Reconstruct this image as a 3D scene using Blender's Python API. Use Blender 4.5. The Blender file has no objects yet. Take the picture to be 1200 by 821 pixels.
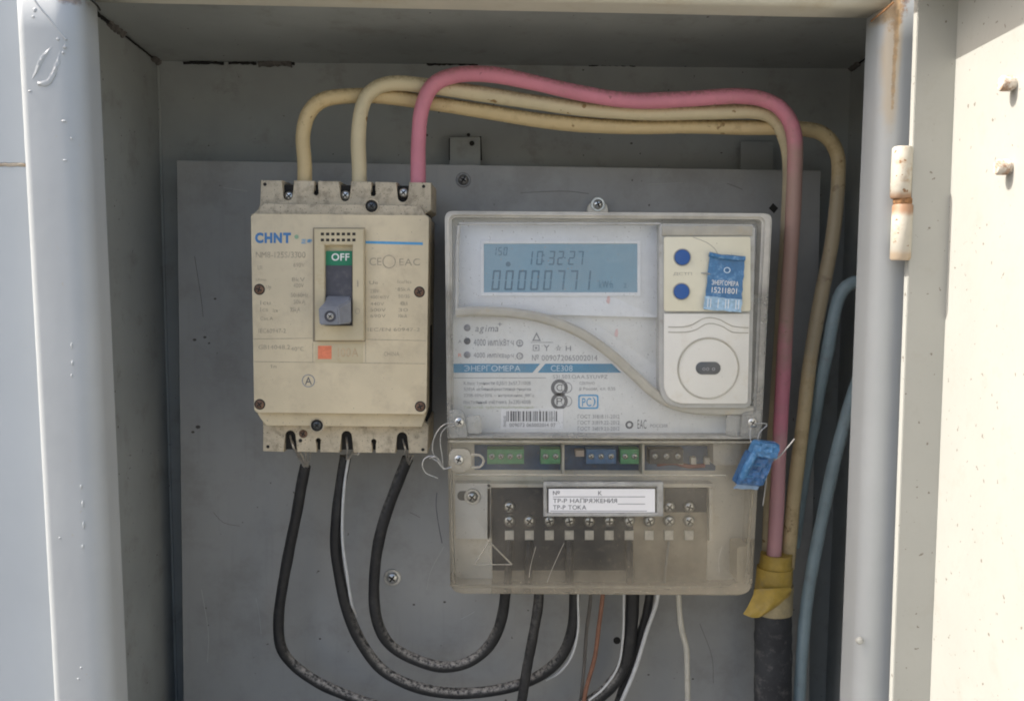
import bpy, bmesh, math, random
from mathutils import Vector, Matrix
random.seed(7)
MM = 0.001
scene = bpy.context.scene

# ------------------------------------------------------------ camera
FPX = 1039.0                                   # focal length in photo pixels (photo 1200 x 821)
CAM = Vector((0, -550, 0))                     # millimetres, mounting plate plane is y = 0
PITCH, YAW, ROLL = math.radians(5.25), math.radians(1.0), math.radians(0.4)
F = Vector((math.sin(YAW)*math.cos(PITCH), math.cos(YAW)*math.cos(PITCH), -math.sin(PITCH)))
R0 = F.cross(Vector((0, 0, 1))).normalized(); U0 = R0.cross(F)
RR = R0*math.cos(ROLL) + U0*math.sin(ROLL); UU = -R0*math.sin(ROLL) + U0*math.cos(ROLL)
cd = bpy.data.cameras.new('camera'); cam = bpy.data.objects.new('camera', cd)
scene.collection.objects.link(cam)
cd.sensor_width = 36; cd.lens = 36*FPX/1200; cd.clip_start = 0.01; cd.clip_end = 100
mw = Matrix((RR, UU, -F)).transposed().to_4x4(); mw.translation = CAM*MM
cam.matrix_world = mw
scene.camera = cam

# ------------------------------------------------------------ sky, sun, exposure
SUN_D = Vector((0.64, -0.005, -0.72)).normalized()      # the way the light travels
TO = -SUN_D
world = bpy.data.worlds.new('World'); scene.world = world; world.use_nodes = True
wn = world.node_tree.nodes; wl = world.node_tree.links
sky = wn.new('ShaderNodeTexSky'); sky.sky_type = 'NISHITA'; sky.sun_disc = False
sky.sun_elevation = math.asin(TO.z); sky.sun_rotation = math.atan2(TO.x, TO.y) % (2*math.pi)
sky.air_density = 1.0; sky.dust_density = 4.5; sky.ozone_density = 0.3
wn['Background'].inputs['Strength'].default_value = 0.15
wl.new(sky.outputs[0], wn['Background'].inputs[0])
sd = bpy.data.lights.new('sun', 'SUN'); sd.energy = 3.7; sd.angle = math.radians(0.5); sd.color = (1, .95, .87)
sun = bpy.data.objects.new('sun', sd); scene.collection.objects.link(sun)
sun.rotation_euler = SUN_D.to_track_quat('-Z', 'Y').to_euler()
vs = scene.view_settings; vs.view_transform = 'Standard'; vs.look = 'None'; vs.gamma = 1; vs.use_curve_mapping = False
vs.exposure = 1.0
scene.cycles.filter_width = 1.9
scene.cycles.max_bounces = 8; scene.cycles.transparent_max_bounces = 14; scene.cycles.diffuse_bounces = 5; scene.cycles.glossy_bounces = 3

# ------------------------------------------------------------ helpers
def P(px, py, y):
    """point of the plane at depth y (mm) seen at photo pixel px,py"""
    d = F + RR*((px-600)/FPX) - UU*((py-410.5)/FPX)
    return CAM + d*((y-CAM.y)/d.y)
def mmpx(y): return (y-CAM.y)/FPX
ORIG = {}
def link(o, parent=None):
    scene.collection.objects.link(o)
    if parent: o.parent = parent
    return o
def thing(name, label, cat, loc, group=None):
    o = bpy.data.objects.new(name, None); o.empty_display_size = .02
    link(o); o.location = Vector(loc)*MM; ORIG[o] = Vector(loc)
    o['label'] = label; o['category'] = cat
    if group: o['group'] = group
    return o
def tag(o, label, cat, group=None):
    o['label'] = label; o['category'] = cat
    if group: o['group'] = group
    return o
def obj(name, bm, mat, parent=None, sharp=40, smooth=True, origin=None):
    og = ORIG[parent] if parent else (Vector(origin) if origin is not None else Vector((0, 0, 0)))
    for v in bm.verts: v.co = (v.co-og)*MM
    bmesh.ops.recalc_face_normals(bm, faces=bm.faces)
    me = bpy.data.meshes.new(name); bm.to_mesh(me); bm.free()
    if smooth:
        me.polygons.foreach_set('use_smooth', [True]*len(me.polygons))
        me.set_sharp_from_angle(angle=math.radians(sharp))
    if mat: me.materials.append(mat)
    o = bpy.data.objects.new(name, me); link(o, parent)
    if not parent: o.location = og*MM
    ORIG[o] = og
    return o
def inst(src, parent, loc, rz=0, name=None, sc=1):
    """another piece sharing src's mesh, at world mm loc"""
    o = bpy.data.objects.new(name or src.name.split('.')[0], src if isinstance(src, bpy.types.Mesh) else src.data)
    link(o, parent); o.location = (Vector(loc)-(ORIG[parent] if parent else Vector()))*MM
    o.rotation_euler = (0, rz, 0); o.scale = (sc, sc, sc)
    ORIG[o] = Vector(loc)
    return o
def pts(poly, y): return [P(a, b, y) for a, b in poly]
def prism(poly, y0, y1, bevel=0, seg=2, bm=None, world_pts=None, back=True, bevel_back=False):
    """pixel polygon read at depth y0 (front), pushed straight back to y1"""
    own = bm is None
    if own: bm = bmesh.new()
    w = world_pts or pts(poly, y0)
    a = [bm.verts.new(p) for p in w]
    b = [bm.verts.new((p.x, y1, p.z)) for p in w]
    f0 = bm.faces.new(a); n = len(a); fb = None
    if back: fb = bm.faces.new(b[::-1])
    for i in range(n): bm.faces.new((a[i], a[(i+1) % n], b[(i+1) % n], b[i]))
    if bevel:
        es = [e for e in f0.edges]
        if bevel_back and fb: es += list(fb.edges)
        bmesh.ops.bevel(bm, geom=es, offset=bevel, segments=seg, profile=.5, affect='EDGES', clamp_overlap=True)
    return bm
def rr(x0, y0, x1, y1, r=0, n=5, corners='abcd'):
    """rounded rectangle in pixels: a top left, b top right, c bottom right, d bottom left"""
    if not r: return [(x0, y0), (x1, y0), (x1, y1), (x0, y1)]
    out = []
    for k, cx, cy, a0 in (('a', x0+r, y0+r, 180), ('b', x1-r, y0+r, 270), ('c', x1-r, y1-r, 0), ('d', x0+r, y1-r, 90)):
        if k in corners:
            for i in range(n+1):
                t = math.radians(a0+90*i/n); out.append((cx+r*math.cos(t), cy+r*math.sin(t)))
        else:
            out.append({'a': (x0, y0), 'b': (x1, y0), 'c': (x1, y1), 'd': (x0, y1)}[k])
    return out
def rquad(c, r, n=5):
    """quad with rounded corners (pixel list of 4, radius or 4 radii)"""
    rs = r if isinstance(r, (list, tuple)) else [r]*4
    out = []
    for i in range(4):
        p = Vector(c[i]); a = (Vector(c[i-1])-p).normalized(); b = (Vector(c[(i+1) % 4])-p).normalized()
        rad = rs[i]
        if rad <= 0: out.append(tuple(p)); continue
        s = p+a*rad; e = p+b*rad
        for k in range(n+1):
            t = k/n; q = s*(1-t)**2 + p*2*t*(1-t) + e*t*t
            out.append(tuple(q))
    return out
def circ(cx, cy, r, n=24, ry=None):
    ry = ry or r
    return [(cx+r*math.cos(2*math.pi*i/n), cy+ry*math.sin(2*math.pi*i/n)) for i in range(n)]
def box(bm, x0, x1, y0, y1, z0, z1):
    vs_ = [bm.verts.new((x, y, z)) for x in (x0, x1) for y in (y0, y1) for z in (z0, z1)]
    for f in ((0, 1, 3, 2), (4, 6, 7, 5), (0, 4, 5, 1), (2, 3, 7, 6), (0, 2, 6, 4), (1, 5, 7, 3)):
        bm.faces.new([vs_[i] for i in f])
    return bm
def sheet(poly, y, bm=None, y_off=0):
    bm = bm or bmesh.new()
    bm.faces.new([bm.verts.new(p) for p in pts(poly, y)])
    return bm
def catmull(ps, step=3.0):
    out = []
    ps = [ps[0]*2-ps[1]] + ps + [ps[-1]*2-ps[-2]]
    for i in range(1, len(ps)-2):
        p0, p1, p2, p3 = ps[i-1:i+3]; n = max(2, int((p2-p1).length/step))
        for k in range(n):
            t = k/n
            out.append(.5*((2*p1)+(p2-p0)*t+(2*p0-5*p1+4*p2-p3)*t*t+(3*p1-p0-3*p2+p3)*t**3))
    out.append(ps[-2]); return out
def tube(path, r, sides=12, bm=None, step=3.0, jit=0, rfun=None, caps=True):
    own = bm is None
    bm = bm or bmesh.new()
    c = catmull(path, step); ring0 = None
    t = (c[1]-c[0]).normalized(); n = t.orthogonal().normalized()
    rings = []
    for i, p in enumerate(c):
        t2 = (c[min(i+1, len(c)-1)]-c[max(i-1, 0)]).normalized()
        n = (n - t2*n.dot(t2)).normalized(); b = t2.cross(n)
        rad = r*(rfun(i/(len(c)-1)) if rfun else 1)
        rings.append([bm.verts.new(p+(n*math.cos(2*math.pi*k/sides)+b*math.sin(2*math.pi*k/sides))*rad*(1+random.uniform(-jit, jit))) for k in range(sides)])
    for a, b_ in zip(rings, rings[1:]):
        for k in range(sides): bm.faces.new((a[k], a[(k+1) % sides], b_[(k+1) % sides], b_[k]))
    if caps: bm.faces.new(rings[0][::-1]); bm.faces.new(rings[-1])
    return bm
def path(l, dy=0): return [P(a, b, y+dy) for a, b, y in l]
def lathe_y(prof, cx=0, cy=0, cz=0, n=20, bm=None):
    """profile (radius, y) spun about an axis along y"""
    bm = bm or bmesh.new(); rings = []
    for r, y in prof:
        if r < 1e-6: rings.append([bm.verts.new((cx, cy+y, cz))])
        else: rings.append([bm.verts.new((cx+r*math.cos(2*math.pi*i/n), cy+y, cz+r*math.sin(2*math.pi*i/n))) for i in range(n)])
    for a, b in zip(rings, rings[1:]):
        for i in range(n):
            q = [a[0] if len(a) == 1 else a[i], a[0] if len(a) == 1 else a[(i+1) % n], b[0] if len(b) == 1 else b[(i+1) % n], b[0] if len(b) == 1 else b[i]]
            q2 = []
            [q2.append(v) for v in q if v not in q2]
            if len(q2) > 2: bm.faces.new(q2)
    return bm
LATIN = str.maketrans('АВЕКМНОРСТХаеорсух', 'ABEKMHOPCTXaeopcyx')
GLYPH = {}
def glyph(ch, bold):
    """outline of one letter as (points, faces, advance)"""
    if (ch, bold) in GLYPH: return GLYPH[ch, bold]
    if ch == ' ': return [], [], .33
    if ch in 'ЯЭ':                                  # mirrored R, mirrored C with a bar
        v, f, a = glyph('R' if ch == 'Я' else 'C', bold); w = max(p[0] for p in v)
        v2 = [(w-x, y) for x, y in v]; f2 = [tuple(reversed(q)) for q in f]
        if ch == 'Э':
            n = len(v2); v2 += [(w*.3, .31), (w*.88, .31), (w*.88, .39), (w*.3, .39)]; f2 = f2+[(n, n+1, n+2, n+3)]
        GLYPH[ch, bold] = (v2, f2, a); return GLYPH[ch, bold]
    c = bpy.data.curves.new('t', 'FONT'); c.body = ch; c.resolution_u = 4; c.offset = bold
    o = bpy.data.objects.new('t', c); scene.collection.objects.link(o)
    bpy.context.view_layer.update()
    me = bpy.data.meshes.new_from_object(o.evaluated_get(bpy.context.evaluated_depsgraph_get()))
    bpy.data.objects.remove(o); bpy.data.curves.remove(c)
    lx = min((v.co.x for v in me.vertices), default=0); hx = max((v.co.x for v in me.vertices), default=.3)
    pad = .2-(hx-lx)/2 if hx-lx < .3 and ch.isalnum() else .05
    GLYPH[ch, bold] = ([(v.co.x-lx+pad, v.co.y) for v in me.vertices], [tuple(p.vertices) for p in me.polygons], hx-lx+2*pad)
    bpy.data.meshes.remove(me); return GLYPH[ch, bold]
def text(body, x0, y0, x1, y1, y, mat, parent, name='printed_text', bold=0, rot=0, lift=.12, shear=0):
    """lettering fitted into the pixel box x0,y0..x1,y1 on the plane y"""
    V, Fc, cur = [], [], 0
    for ch in body.translate(LATIN):
        v, f, a = glyph(ch, bold); n = len(V)
        V += [(x+cur, yy) for x, yy in v]; Fc += [tuple(k+n for k in q) for q in f]; cur += a
    if shear: V = [(x+shear*yy, yy) for x, yy in V]
    xs = [v[0] for v in V]; ys = [v[1] for v in V]
    lx, hx, ly, hy = min(xs), max(xs), min(ys), max(ys)
    og = ORIG[parent]; cx, cy = (x0+x1)/2, (y0+y1)/2; cr, sr = math.cos(rot), math.sin(rot); out = []
    for vx, vy in V:
        a = x0+(vx-lx)/(hx-lx)*(x1-x0)-cx; b = y1-(vy-ly)/(hy-ly)*(y1-y0)-cy
        p = P(cx+a*cr-b*sr, cy+a*sr+b*cr, y); p.y -= lift
        out.append((p-og)*MM)
    me = bpy.data.meshes.new(name); me.from_pydata(out, [], Fc); me.materials.append(mat)
    t = bpy.data.objects.new(name, me); link(t, parent); ORIG[t] = og
    return t

# ------------------------------------------------------------ materials
def nt(name):
    m = bpy.data.materials.new(name); m.use_nodes = True
    n = m.node_tree.nodes; l = m.node_tree.links
    return m, n, l, n['Principled BSDF']
def noise(n, l, co, scale, detail=4, rough=.6, dist=0):
    t = n.new('ShaderNodeTexNoise'); t.inputs['Scale'].default_value = scale; t.inputs['Detail'].default_value = detail
    t.inputs['Roughness'].default_value = rough; t.inputs['Distortion'].default_value = dist
    l.new(co, t.inputs['Vector']); return t.outputs['Fac']
def ramp(n, l, src, lo, hi, a=0., b=1.):
    r = n.new('ShaderNodeMapRange'); r.inputs['From Min'].default_value = lo; r.inputs['From Max'].default_value = hi
    r.inputs['To Min'].default_value = a; r.inputs['To Max'].default_value = b; r.clamp = True; r.interpolation_type = 'SMOOTHSTEP'
    l.new(src, r.inputs['Value']); return r.outputs[0]
def mix(n, l, fac, a, b):
    m = n.new('ShaderNodeMix'); m.data_type = 'RGBA'
    for s, v in ((m.inputs['Factor'], fac), (m.inputs['A'], a), (m.inputs['B'], b)):
        if isinstance(v, (tuple, list)): s.default_value = (*v[:3], 1)
        elif isinstance(v, (int, float)): s.default_value = v
        else: l.new(v, s)
    return m.outputs['Result']
def math_(n, l, op, a, b=0.):
    m = n.new('ShaderNodeMath'); m.operation = op
    for s, v in zip(m.inputs, (a, b)):
        if isinstance(v, (int, float)): s.default_value = v
        else: l.new(v, s)
    return m.outputs[0]
def M(name, base, rough=.5, metal=0, var=.10, vs=40, dirt=None, damt=.6, dscale=120, dlo=.52, dhi=.7, bump=0, bscale=300,
      top_dust=None, td=.8, specks=None, sscale=500, sthr=.70, spec=.5, rust=None, streak=0, patch=None):
    m, n, l, p = nt(name)
    tc = n.new('ShaderNodeTexCoord').outputs['Object']
    a = tuple(c*(1-var) for c in base); b = tuple(min(1, c*(1+var)) for c in base)
    col = mix(n, l, ramp(n, l, noise(n, l, tc, vs), .3, .7), a, b)
    if streak:
        mp = n.new('ShaderNodeMapping'); mp.inputs['Scale'].default_value = (1, 1, .06); l.new(tc, mp.inputs[0])
        s = ramp(n, l, noise(n, l, mp.outputs[0], 260, 3), .55, .75, 0, streak)
        col = mix(n, l, s, col, tuple(c*.62 for c in base))
    if dirt:
        f = ramp(n, l, noise(n, l, tc, dscale, 6, .7), dlo, dhi, 0, damt); col = mix(n, l, f, col, dirt)
    if specks:
        f = ramp(n, l, noise(n, l, tc, sscale, 2, .5), sthr, sthr+.05); col = mix(n, l, f, col, specks)
    if rust:
        for (rx, ry, rz, sx, sy, sz, amt) in rust:          # worn spots: centre and half size in metres, object space
            mp = n.new('ShaderNodeMapping'); mp.vector_type = 'TEXTURE'
            mp.inputs['Location'].default_value = (rx, ry, rz); mp.inputs['Scale'].default_value = (sx, sy, sz); l.new(tc, mp.inputs[0])
            ln = n.new('ShaderNodeVectorMath'); ln.operation = 'LENGTH'; l.new(mp.outputs[0], ln.inputs[0])
            d = math_(n, l, 'ADD', ln.outputs['Value'], math_(n, l, 'MULTIPLY', math_(n, l, 'SUBTRACT', noise(n, l, tc, 260, 5, .7), .5), 2.2))
            rc = mix(n, l, ramp(n, l, noise(n, l, tc, 400, 3), .35, .65), (.11, .045, .02), (.33, .17, .07))
            col = mix(n, l, ramp(n, l, d, .35, 1.1, amt, 0), col, rc)
    if patch:
        for (rx, ry, rz, sx, sy, sz, amt, pc) in patch:
            mp = n.new('ShaderNodeMapping'); mp.vector_type = 'TEXTURE'
            mp.inputs['Location'].default_value = (rx, ry, rz); mp.inputs['Scale'].default_value = (sx, sy, sz); l.new(tc, mp.inputs[0])
            ln = n.new('ShaderNodeVectorMath'); ln.operation = 'LENGTH'; l.new(mp.outputs[0], ln.inputs[0])
            d = math_(n, l, 'ADD', ln.outputs['Value'], math_(n, l, 'MULTIPLY', math_(n, l, 'SUBTRACT', noise(n, l, tc, 60, 4), .5), .9))
            col = mix(n, l, ramp(n, l, d, .5, 1.1, amt, 0), col, pc)
    if top_dust:
        g = n.new('ShaderNodeNewGeometry'); sx = n.new('ShaderNodeSeparateXYZ'); l.new(g.outputs['Normal'], sx.inputs[0])
        up = ramp(n, l, sx.outputs['Z'], -.05, .75)
        f = math_(n, l, 'MULTIPLY', up, ramp(n, l, noise(n, l, tc, 420, 5, .7), .36, .62, 0, td)); col = mix(n, l, f, col, top_dust)
    l.new(col, p.inputs['Base Color'])
    p.inputs['Roughness'].default_value = rough; p.inputs['Metallic'].default_value = metal
    p.inputs['Specular IOR Level'].default_value = spec
    if bump:
        bn = n.new('ShaderNodeBump'); bn.inputs['Strength'].default_value = bump; bn.inputs['Distance'].default_value = .0006
        h = math_(n, l, 'ADD', noise(n, l, tc, bscale, 3), math_(n, l, 'MULTIPLY', noise(n, l, tc, bscale*.16, 2), 1.6))
        l.new(h, bn.inputs['Height']); l.new(bn.outputs[0], p.inputs['Normal'])
    return m
def clear(name, dust=(.55, .5, .42), lo=.1, hi=.3, scale=30, tint=(.95, .96, .96), rough=.12, grad=None, ior=1.45):
    """thin clear plastic: see-through, glossy, with a film of dust"""
    m, n, l, p = nt(name); n.remove(p); out = n['Material Output']
    tc = n.new('ShaderNodeTexCoord').outputs['Object']
    tr = n.new('ShaderNodeBsdfTransparent'); tr.inputs[0].default_value = (*tint, 1)
    gl = n.new('ShaderNodeBsdfGlossy'); gl.inputs['Roughness'].default_value = rough
    df = n.new('ShaderNodeBsdfDiffuse')
    l.new(mix(n, l, noise(n, l, tc, scale*5), tuple(c*.8 for c in dust), dust), df.inputs[0])
    fr = n.new('ShaderNodeFresnel'); fr.inputs[0].default_value = ior
    m1 = n.new('ShaderNodeMixShader'); l.new(fr.outputs[0], m1.inputs[0]); l.new(tr.outputs[0], m1.inputs[1]); l.new(gl.outputs[0], m1.inputs[2])
    f = ramp(n, l, noise(n, l, tc, scale, 6, .65), .32, .68, lo, hi)
    if grad:                                     # dust lies thicker towards one end of the axis
        sx = n.new('ShaderNodeSeparateXYZ'); l.new(tc, sx.inputs[0])
        for ax, g0, g1, amt in grad:
            f = math_(n, l, 'ADD', f, ramp(n, l, sx.outputs[ax], g0, g1, 0, amt))
    sc_ = ramp(n, l, noise(n, l, tc, 900, 2), .68, .74, 0, .35); f = math_(n, l, 'ADD', f, sc_)
    m2 = n.new('ShaderNodeMixShader'); l.new(f, m2.inputs[0]); l.new(m1.outputs[0], m2.inputs[1]); l.new(df.outputs[0], m2.inputs[2])
    l.new(m2.outputs[0], out.inputs[0]); return m

RUST_L = []
for px, py, a, b in ((100, -2, .004, .006), (78, -3, .006, .003)):
    q = (P(px, py, -130)-Vector((5, -50, P(600, 821, -130).z-90)))*MM; RUST_L.append((q.x, q.y, q.z, a, .02, b, .6))
m_frame = M('frame_paint', (.455, .472, .475), .42, var=.03, vs=25, bump=.25, bscale=70, specks=(.45, .44, .40), sscale=420, sthr=.72,
            rust=RUST_L)
m_panel = M('neighbour_paint', (.47, .50, .52), .5, var=.03, vs=12, bump=.12, bscale=60)
m_inner = M('cabinet_inside_paint', (.325, .34, .33), .6, var=.08, vs=14, dirt=(.22, .215, .19), damt=.5, dscale=45, bump=.2, bscale=120, specks=(.07, .06, .05), sscale=330, sthr=.73)
m_plate = M('plate_paint', (.355, .35, .335), .55, var=.06, vs=12, dirt=(.25, .24, .22), damt=.6, dscale=22, dlo=.45, dhi=.7, bump=.2, bscale=110, specks=(.10, .09, .08), sscale=210, sthr=.725, streak=.16)
m_door = M('door_paint', (.40, .40, .37), .5, var=.03, vs=30, specks=(.20, .18, .15), sscale=300, sthr=.685, dirt=(.30, .28, .24), damt=.3, dscale=60, dlo=.5, dhi=.75, bump=.25, bscale=90)
m_black = M('black_gap', (.012, .011, .01), .9)
m_weld = M('weld_rough', (.12, .11, .10), .7, var=.3, vs=300, bump=.8, bscale=700)
m_steel = M('zinc_screw', (.62, .62, .60), .28, .9, var=.15, vs=900, dirt=(.2, .18, .15), damt=.4, dscale=700)
m_rusty = M('rusty_screw', (.20, .12, .08), .7, .4, var=.35, vs=700, dirt=(.09, .05, .03), dscale=900)
m_rust = M('rust', (.24, .12, .05), .9, var=.4, vs=500, bump=.5, bscale=600)
m_dark = M('dark_recess', (.02, .018, .016), .8)
m_beige = M('breaker_plastic', (.64, .545, .375), .48, var=.06, vs=30, dirt=(.44, .36, .25), damt=.45, dscale=70, dlo=.46, dhi=.75, specks=(.22, .18, .14), sscale=900, sthr=.70, bump=.06, bscale=800)
m_beige_d = M('breaker_plastic_dirty', (.56, .48, .35), .6, var=.1, vs=60, dirt=(.28, .23, .165), damt=.75, dscale=150, dlo=.45, dhi=.68, specks=(.10, .08, .06), sscale=1000, sthr=.64, bump=.1, bscale=700)
m_escut = M('escutcheon_plastic', (.56, .48, .32), .45, var=.06, vs=60, dirt=(.42, .31, .16), damt=.4, dscale=110)
m_handle = M('toggle_grey', (.23, .24, .27), .4, var=.1, vs=120, dirt=(.3, .29, .27), damt=.35, dscale=260)
m_slide = M('slider_dark', (.07, .07, .085), .5, var=.15, vs=200, dirt=(.15, .14, .13), damt=.4, dscale=200)
m_green = M('off_green', (.015, .20, .10), .45, var=.05)
m_white = M('white_print', (.78, .78, .76), .6, var=.03)
m_blue = M('blue_print', (.06, .19, .42), .5, var=.08, vs=300)
m_lblue = M('light_blue_print', (.09, .33, .60), .5, var=.08, vs=300)
m_grprint = M('green_print', (.28, .42, .28), .6)
m_faint = M('faded_print', (.40, .345, .26), .6, var=.2, vs=400)
m_faint2 = M('faded_orange', (.56, .42, .27), .6, var=.15, vs=400)
m_orange = M('orange_print', (.78, .23, .12), .55, var=.1, vs=300)
m_base = M('meter_housing', (.78, .735, .64), .5, var=.05, vs=25, dirt=(.60, .53, .42), damt=.6, dscale=60, bump=.05)
m_front = M('meter_front_white', (.73, .73, .725), .5, var=.02, vs=20, dirt=(.55, .51, .44), damt=.45, dscale=22, dlo=.45, dhi=.8)
m_win = M('lcd_window_white', (.74, .755, .79), .35, var=.02, vs=20)
m_cream = M('module_cream', (.66, .63, .50), .5, var=.04, vs=40, dirt=(.45, .38, .27), damt=.5, dscale=90, dlo=.55, dhi=.8, specks=(.3, .25, .18), sscale=700, sthr=.72)
m_modw = M('module_white', (.66, .65, .61), .5, var=.03, vs=40, dirt=(.50, .44, .34), damt=.45, dscale=80, dlo=.52, dhi=.8, specks=(.3, .26, .2), sscale=600, sthr=.73)
m_ridge = M('ridge_plastic', (.37, .355, .31), .35, var=.08, vs=120, dirt=(.40, .34, .24), damt=.6, dscale=140)
m_rim = M('rim_grey_plastic', (.40, .40, .385), .35, var=.1, vs=60, dirt=(.27, .25, .21), damt=.6, dscale=110)
m_lcd = M('lcd_blue', (.225, .375, .49), .22, var=.04, vs=15)
m_seg = M('lcd_segment', (.10, .20, .29), .3, var=.05)
m_button = M('blue_button', (.02, .09, .31), .4, var=.06)
m_seal = M('seal_blue', (.045, .16, .34), .3, var=.18, vs=350, dirt=(.35, .5, .62), damt=.45, dscale=350)
m_seal_k = M('seal_deep_blue', (.03, .10, .24), .3, var=.3, vs=400, dirt=(.22, .33, .45), damt=.4, dscale=300)
m_seal_d = M('seal_print', (.55, .68, .8), .5)
m_ink = M('grey_ink', (.28, .28, .30), .6, var=.15, vs=500)
m_ink_d = M('dark_ink', (.12, .12, .13), .6, var=.15, vs=500)
m_ink_g = M('greenish_ink', (.50, .53, .36), .6)
m_band = M('blue_band', (.055, .235, .40), .45, var=.06, vs=100)
m_band_t = M('band_lettering', (.50, .64, .76), .5)
m_paper = M('paper_label', (.76, .755, .77), .7, var=.02)
m_block = M('terminal_block_black', (.035, .036, .042), .5, var=.2, vs=120, dirt=(.12, .11, .095), damt=.6, dscale=180)
m_bake = M('terminal_block_brown', (.36, .31, .235), .6, var=.15, vs=90, dirt=(.34, .29, .22), damt=.6, dscale=80)
m_pcb = M('circuit_board_blue', (.03, .09, .20), .4, var=.2, vs=150)
m_conn = M('connector_green', (.13, .42, .20), .4, var=.1, vs=300)
m_conb = M('connector_blue', (.10, .22, .42), .4, var=.1, vs=300)
m_brass = M('terminal_metal', (.62, .55, .46), .35, .6, var=.15, vs=500)
m_sqr = M('wire_window_grey', (.72, .68, .60), .6, var=.12, vs=300)
m_red = M('red_wire', (.30, .09, .08), .5)
m_pink = M('pink_insulation', (.62, .225, .29), .5, specks=(.34, .14, .15), sscale=170, sthr=.69, bump=.12, bscale=180, var=.07, vs=60, dirt=(.40, .20, .18), damt=.5, dscale=50, top_dust=(.27, .15, .12), td=.75,
           patch=[tuple((P(909, 600, -40)-P(490, 222, -48))*MM)+(.03, .06, .06, .75, (.62, .37, .37)), tuple((P(928, 290, -50)-P(490, 222, -48))*MM)+(.03, .06, .075, .8, (.36, .27, .20))])
m_creamc = M('cream_insulation', (.62, .48, .26), .5, specks=(.30, .19, .08), sscale=150, sthr=.67, bump=.12, bscale=180, var=.06, vs=60, dirt=(.34, .23, .11), damt=.5, dscale=60, top_dust=(.29, .20, .10), td=.75, patch=[tuple((P(970, 330, -34)-P(357, 220, -48))*MM)+(.035, .06, .08, .7, (.36, .30, .21))])
m_creamc2 = M('ivory_insulation', (.63, .54, .35), .5, specks=(.30, .19, .08), sscale=150, sthr=.67, bump=.12, bscale=180, var=.06, vs=60, dirt=(.38, .28, .15), damt=.45, dscale=60, top_dust=(.31, .23, .13), td=.75, patch=[tuple((P(920, 330, -34)-P(421, 220, -48))*MM)+(.035, .06, .08, .7, (.36, .30, .21))])
m_blackc = M('black_insulation', (.013, .013, .014), .55, var=.25, vs=100, dirt=(.06, .056, .052), damt=.35, dscale=90, dlo=.48, dhi=.7, top_dust=(.38, .35, .31), td=1.0, bump=.25, bscale=500)
m_greyw = M('white_thin_wire', (.55, .55, .54), .45, var=.08, vs=200)
m_greywd = M('dull_wire', (.36, .34, .30), .5)
m_whitec = M('white_cord', (.52, .49, .42), .5, var=.08, vs=150, dirt=(.36, .32, .25), damt=.5, dscale=150)
m_orangew = M('orange_wire', (.22, .10, .06), .5, var=.12, vs=200, dirt=(.22, .13, .09), damt=.5, dscale=200)
m_bluec = M('blue_grey_hose', (.28, .36, .38), .45, var=.08, vs=60, dirt=(.22, .23, .22), damt=.4, dscale=80)
m_trunk = M('sooty_sleeve', (.035, .036, .039), .75, var=.25, vs=50, dirt=(.16, .15, .14), damt=.6, dscale=130, dlo=.5, dhi=.72, bump=.7, bscale=220)
m_tape = M('yellow_tape', (.50, .34, .07), .45, var=.14, vs=110, dirt=(.38, .29, .14), damt=.7, dscale=90, bump=1.0, bscale=170)
m_tape2 = M('worn_tape', (.42, .34, .19), .45, var=.14, vs=110, dirt=(.30, .26, .19), damt=.6, dscale=90, bump=1.0, bscale=170)
m_strand = M('bare_strand', (.62, .58, .52), .35, .8, var=.2, vs=600)
m_sealw = M('seal_wire', (.40, .40, .39), .35, .5, var=.15, vs=500)
m_oval = M('sensor_dark', (.09, .095, .10), .25)
m_cover_up = clear('upper_cover_clear', (.62, .60, .56), .05, .16, 28, rough=.15)
m_cover_lo = clear('terminal_cover_clear', (.66, .58, .45), .02, .16, 14, tint=(.95, .94, .92), rough=.1,
                   grad=[('X', .0, .08, .10), ('Z', .036, .004, .36)])
m_label_cl = clear('label_window_clear', (.6, .58, .55), .04, .12, 60, rough=.08)

# shared screw head, axis along -y, radius 1 unit (mm scale set per use)
def screw_mesh(name, r, mat_head, h=1.6, washer=False):
    prof = [(r, .3*h), (r, -.25*h), (.93*r, -.55*h), (.72*r, -.82*h), (.4*r, -.97*h), (0.001, -h)]
    if washer: prof = [(r*1.45, .1), (r*1.45, -.5), (r*1.38, -.7), (r*1.02, -.7)] + [(a, b-.5) for a, b in prof[1:]]
    bm = lathe_y(prof, n=20)
    nface = len(bm.faces)
    hh = h + (.5 if washer else 0)
    for ang in (.35, .35+math.pi/2):
        b2 = bmesh.new(); box(b2, -.62*r, .62*r, -hh-.06, -hh*.45, -.13*r, .13*r)
        bmesh.ops.rotate(b2, verts=b2.verts, cent=(0, 0, 0), matrix=Matrix.Rotation(ang, 3, 'Y'))
        me = bpy.data.meshes.new('x'); b2.to_mesh(me); b2.free(); bm.from_mesh(me); bpy.data.meshes.remove(me)
    bm.faces.ensure_lookup_table()
    for f in bm.faces[nface:]: f.material_index = 1
    for v in bm.verts: v.co *= MM
    bmesh.ops.recalc_face_normals(bm, faces=bm.faces)
    me = bpy.data.meshes.new(name); bm.to_mesh(me); bm.free()
    me.polygons.foreach_set('use_smooth', [True]*len(me.polygons)); me.set_sharp_from_angle(angle=math.radians(40))
    me.materials.append(mat_head); me.materials.append(m_dark); return me
scr_zinc = screw_mesh('screw', 2.9, m_steel); scr_pan = screw_mesh('screw', 3.0, m_steel, 2.0, True)
scr_dullpan = screw_mesh('screw', 3.0, M('old_screw', (.22, .21, .20), .45, .6, var=.2, vs=500), 2.0, True)
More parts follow.
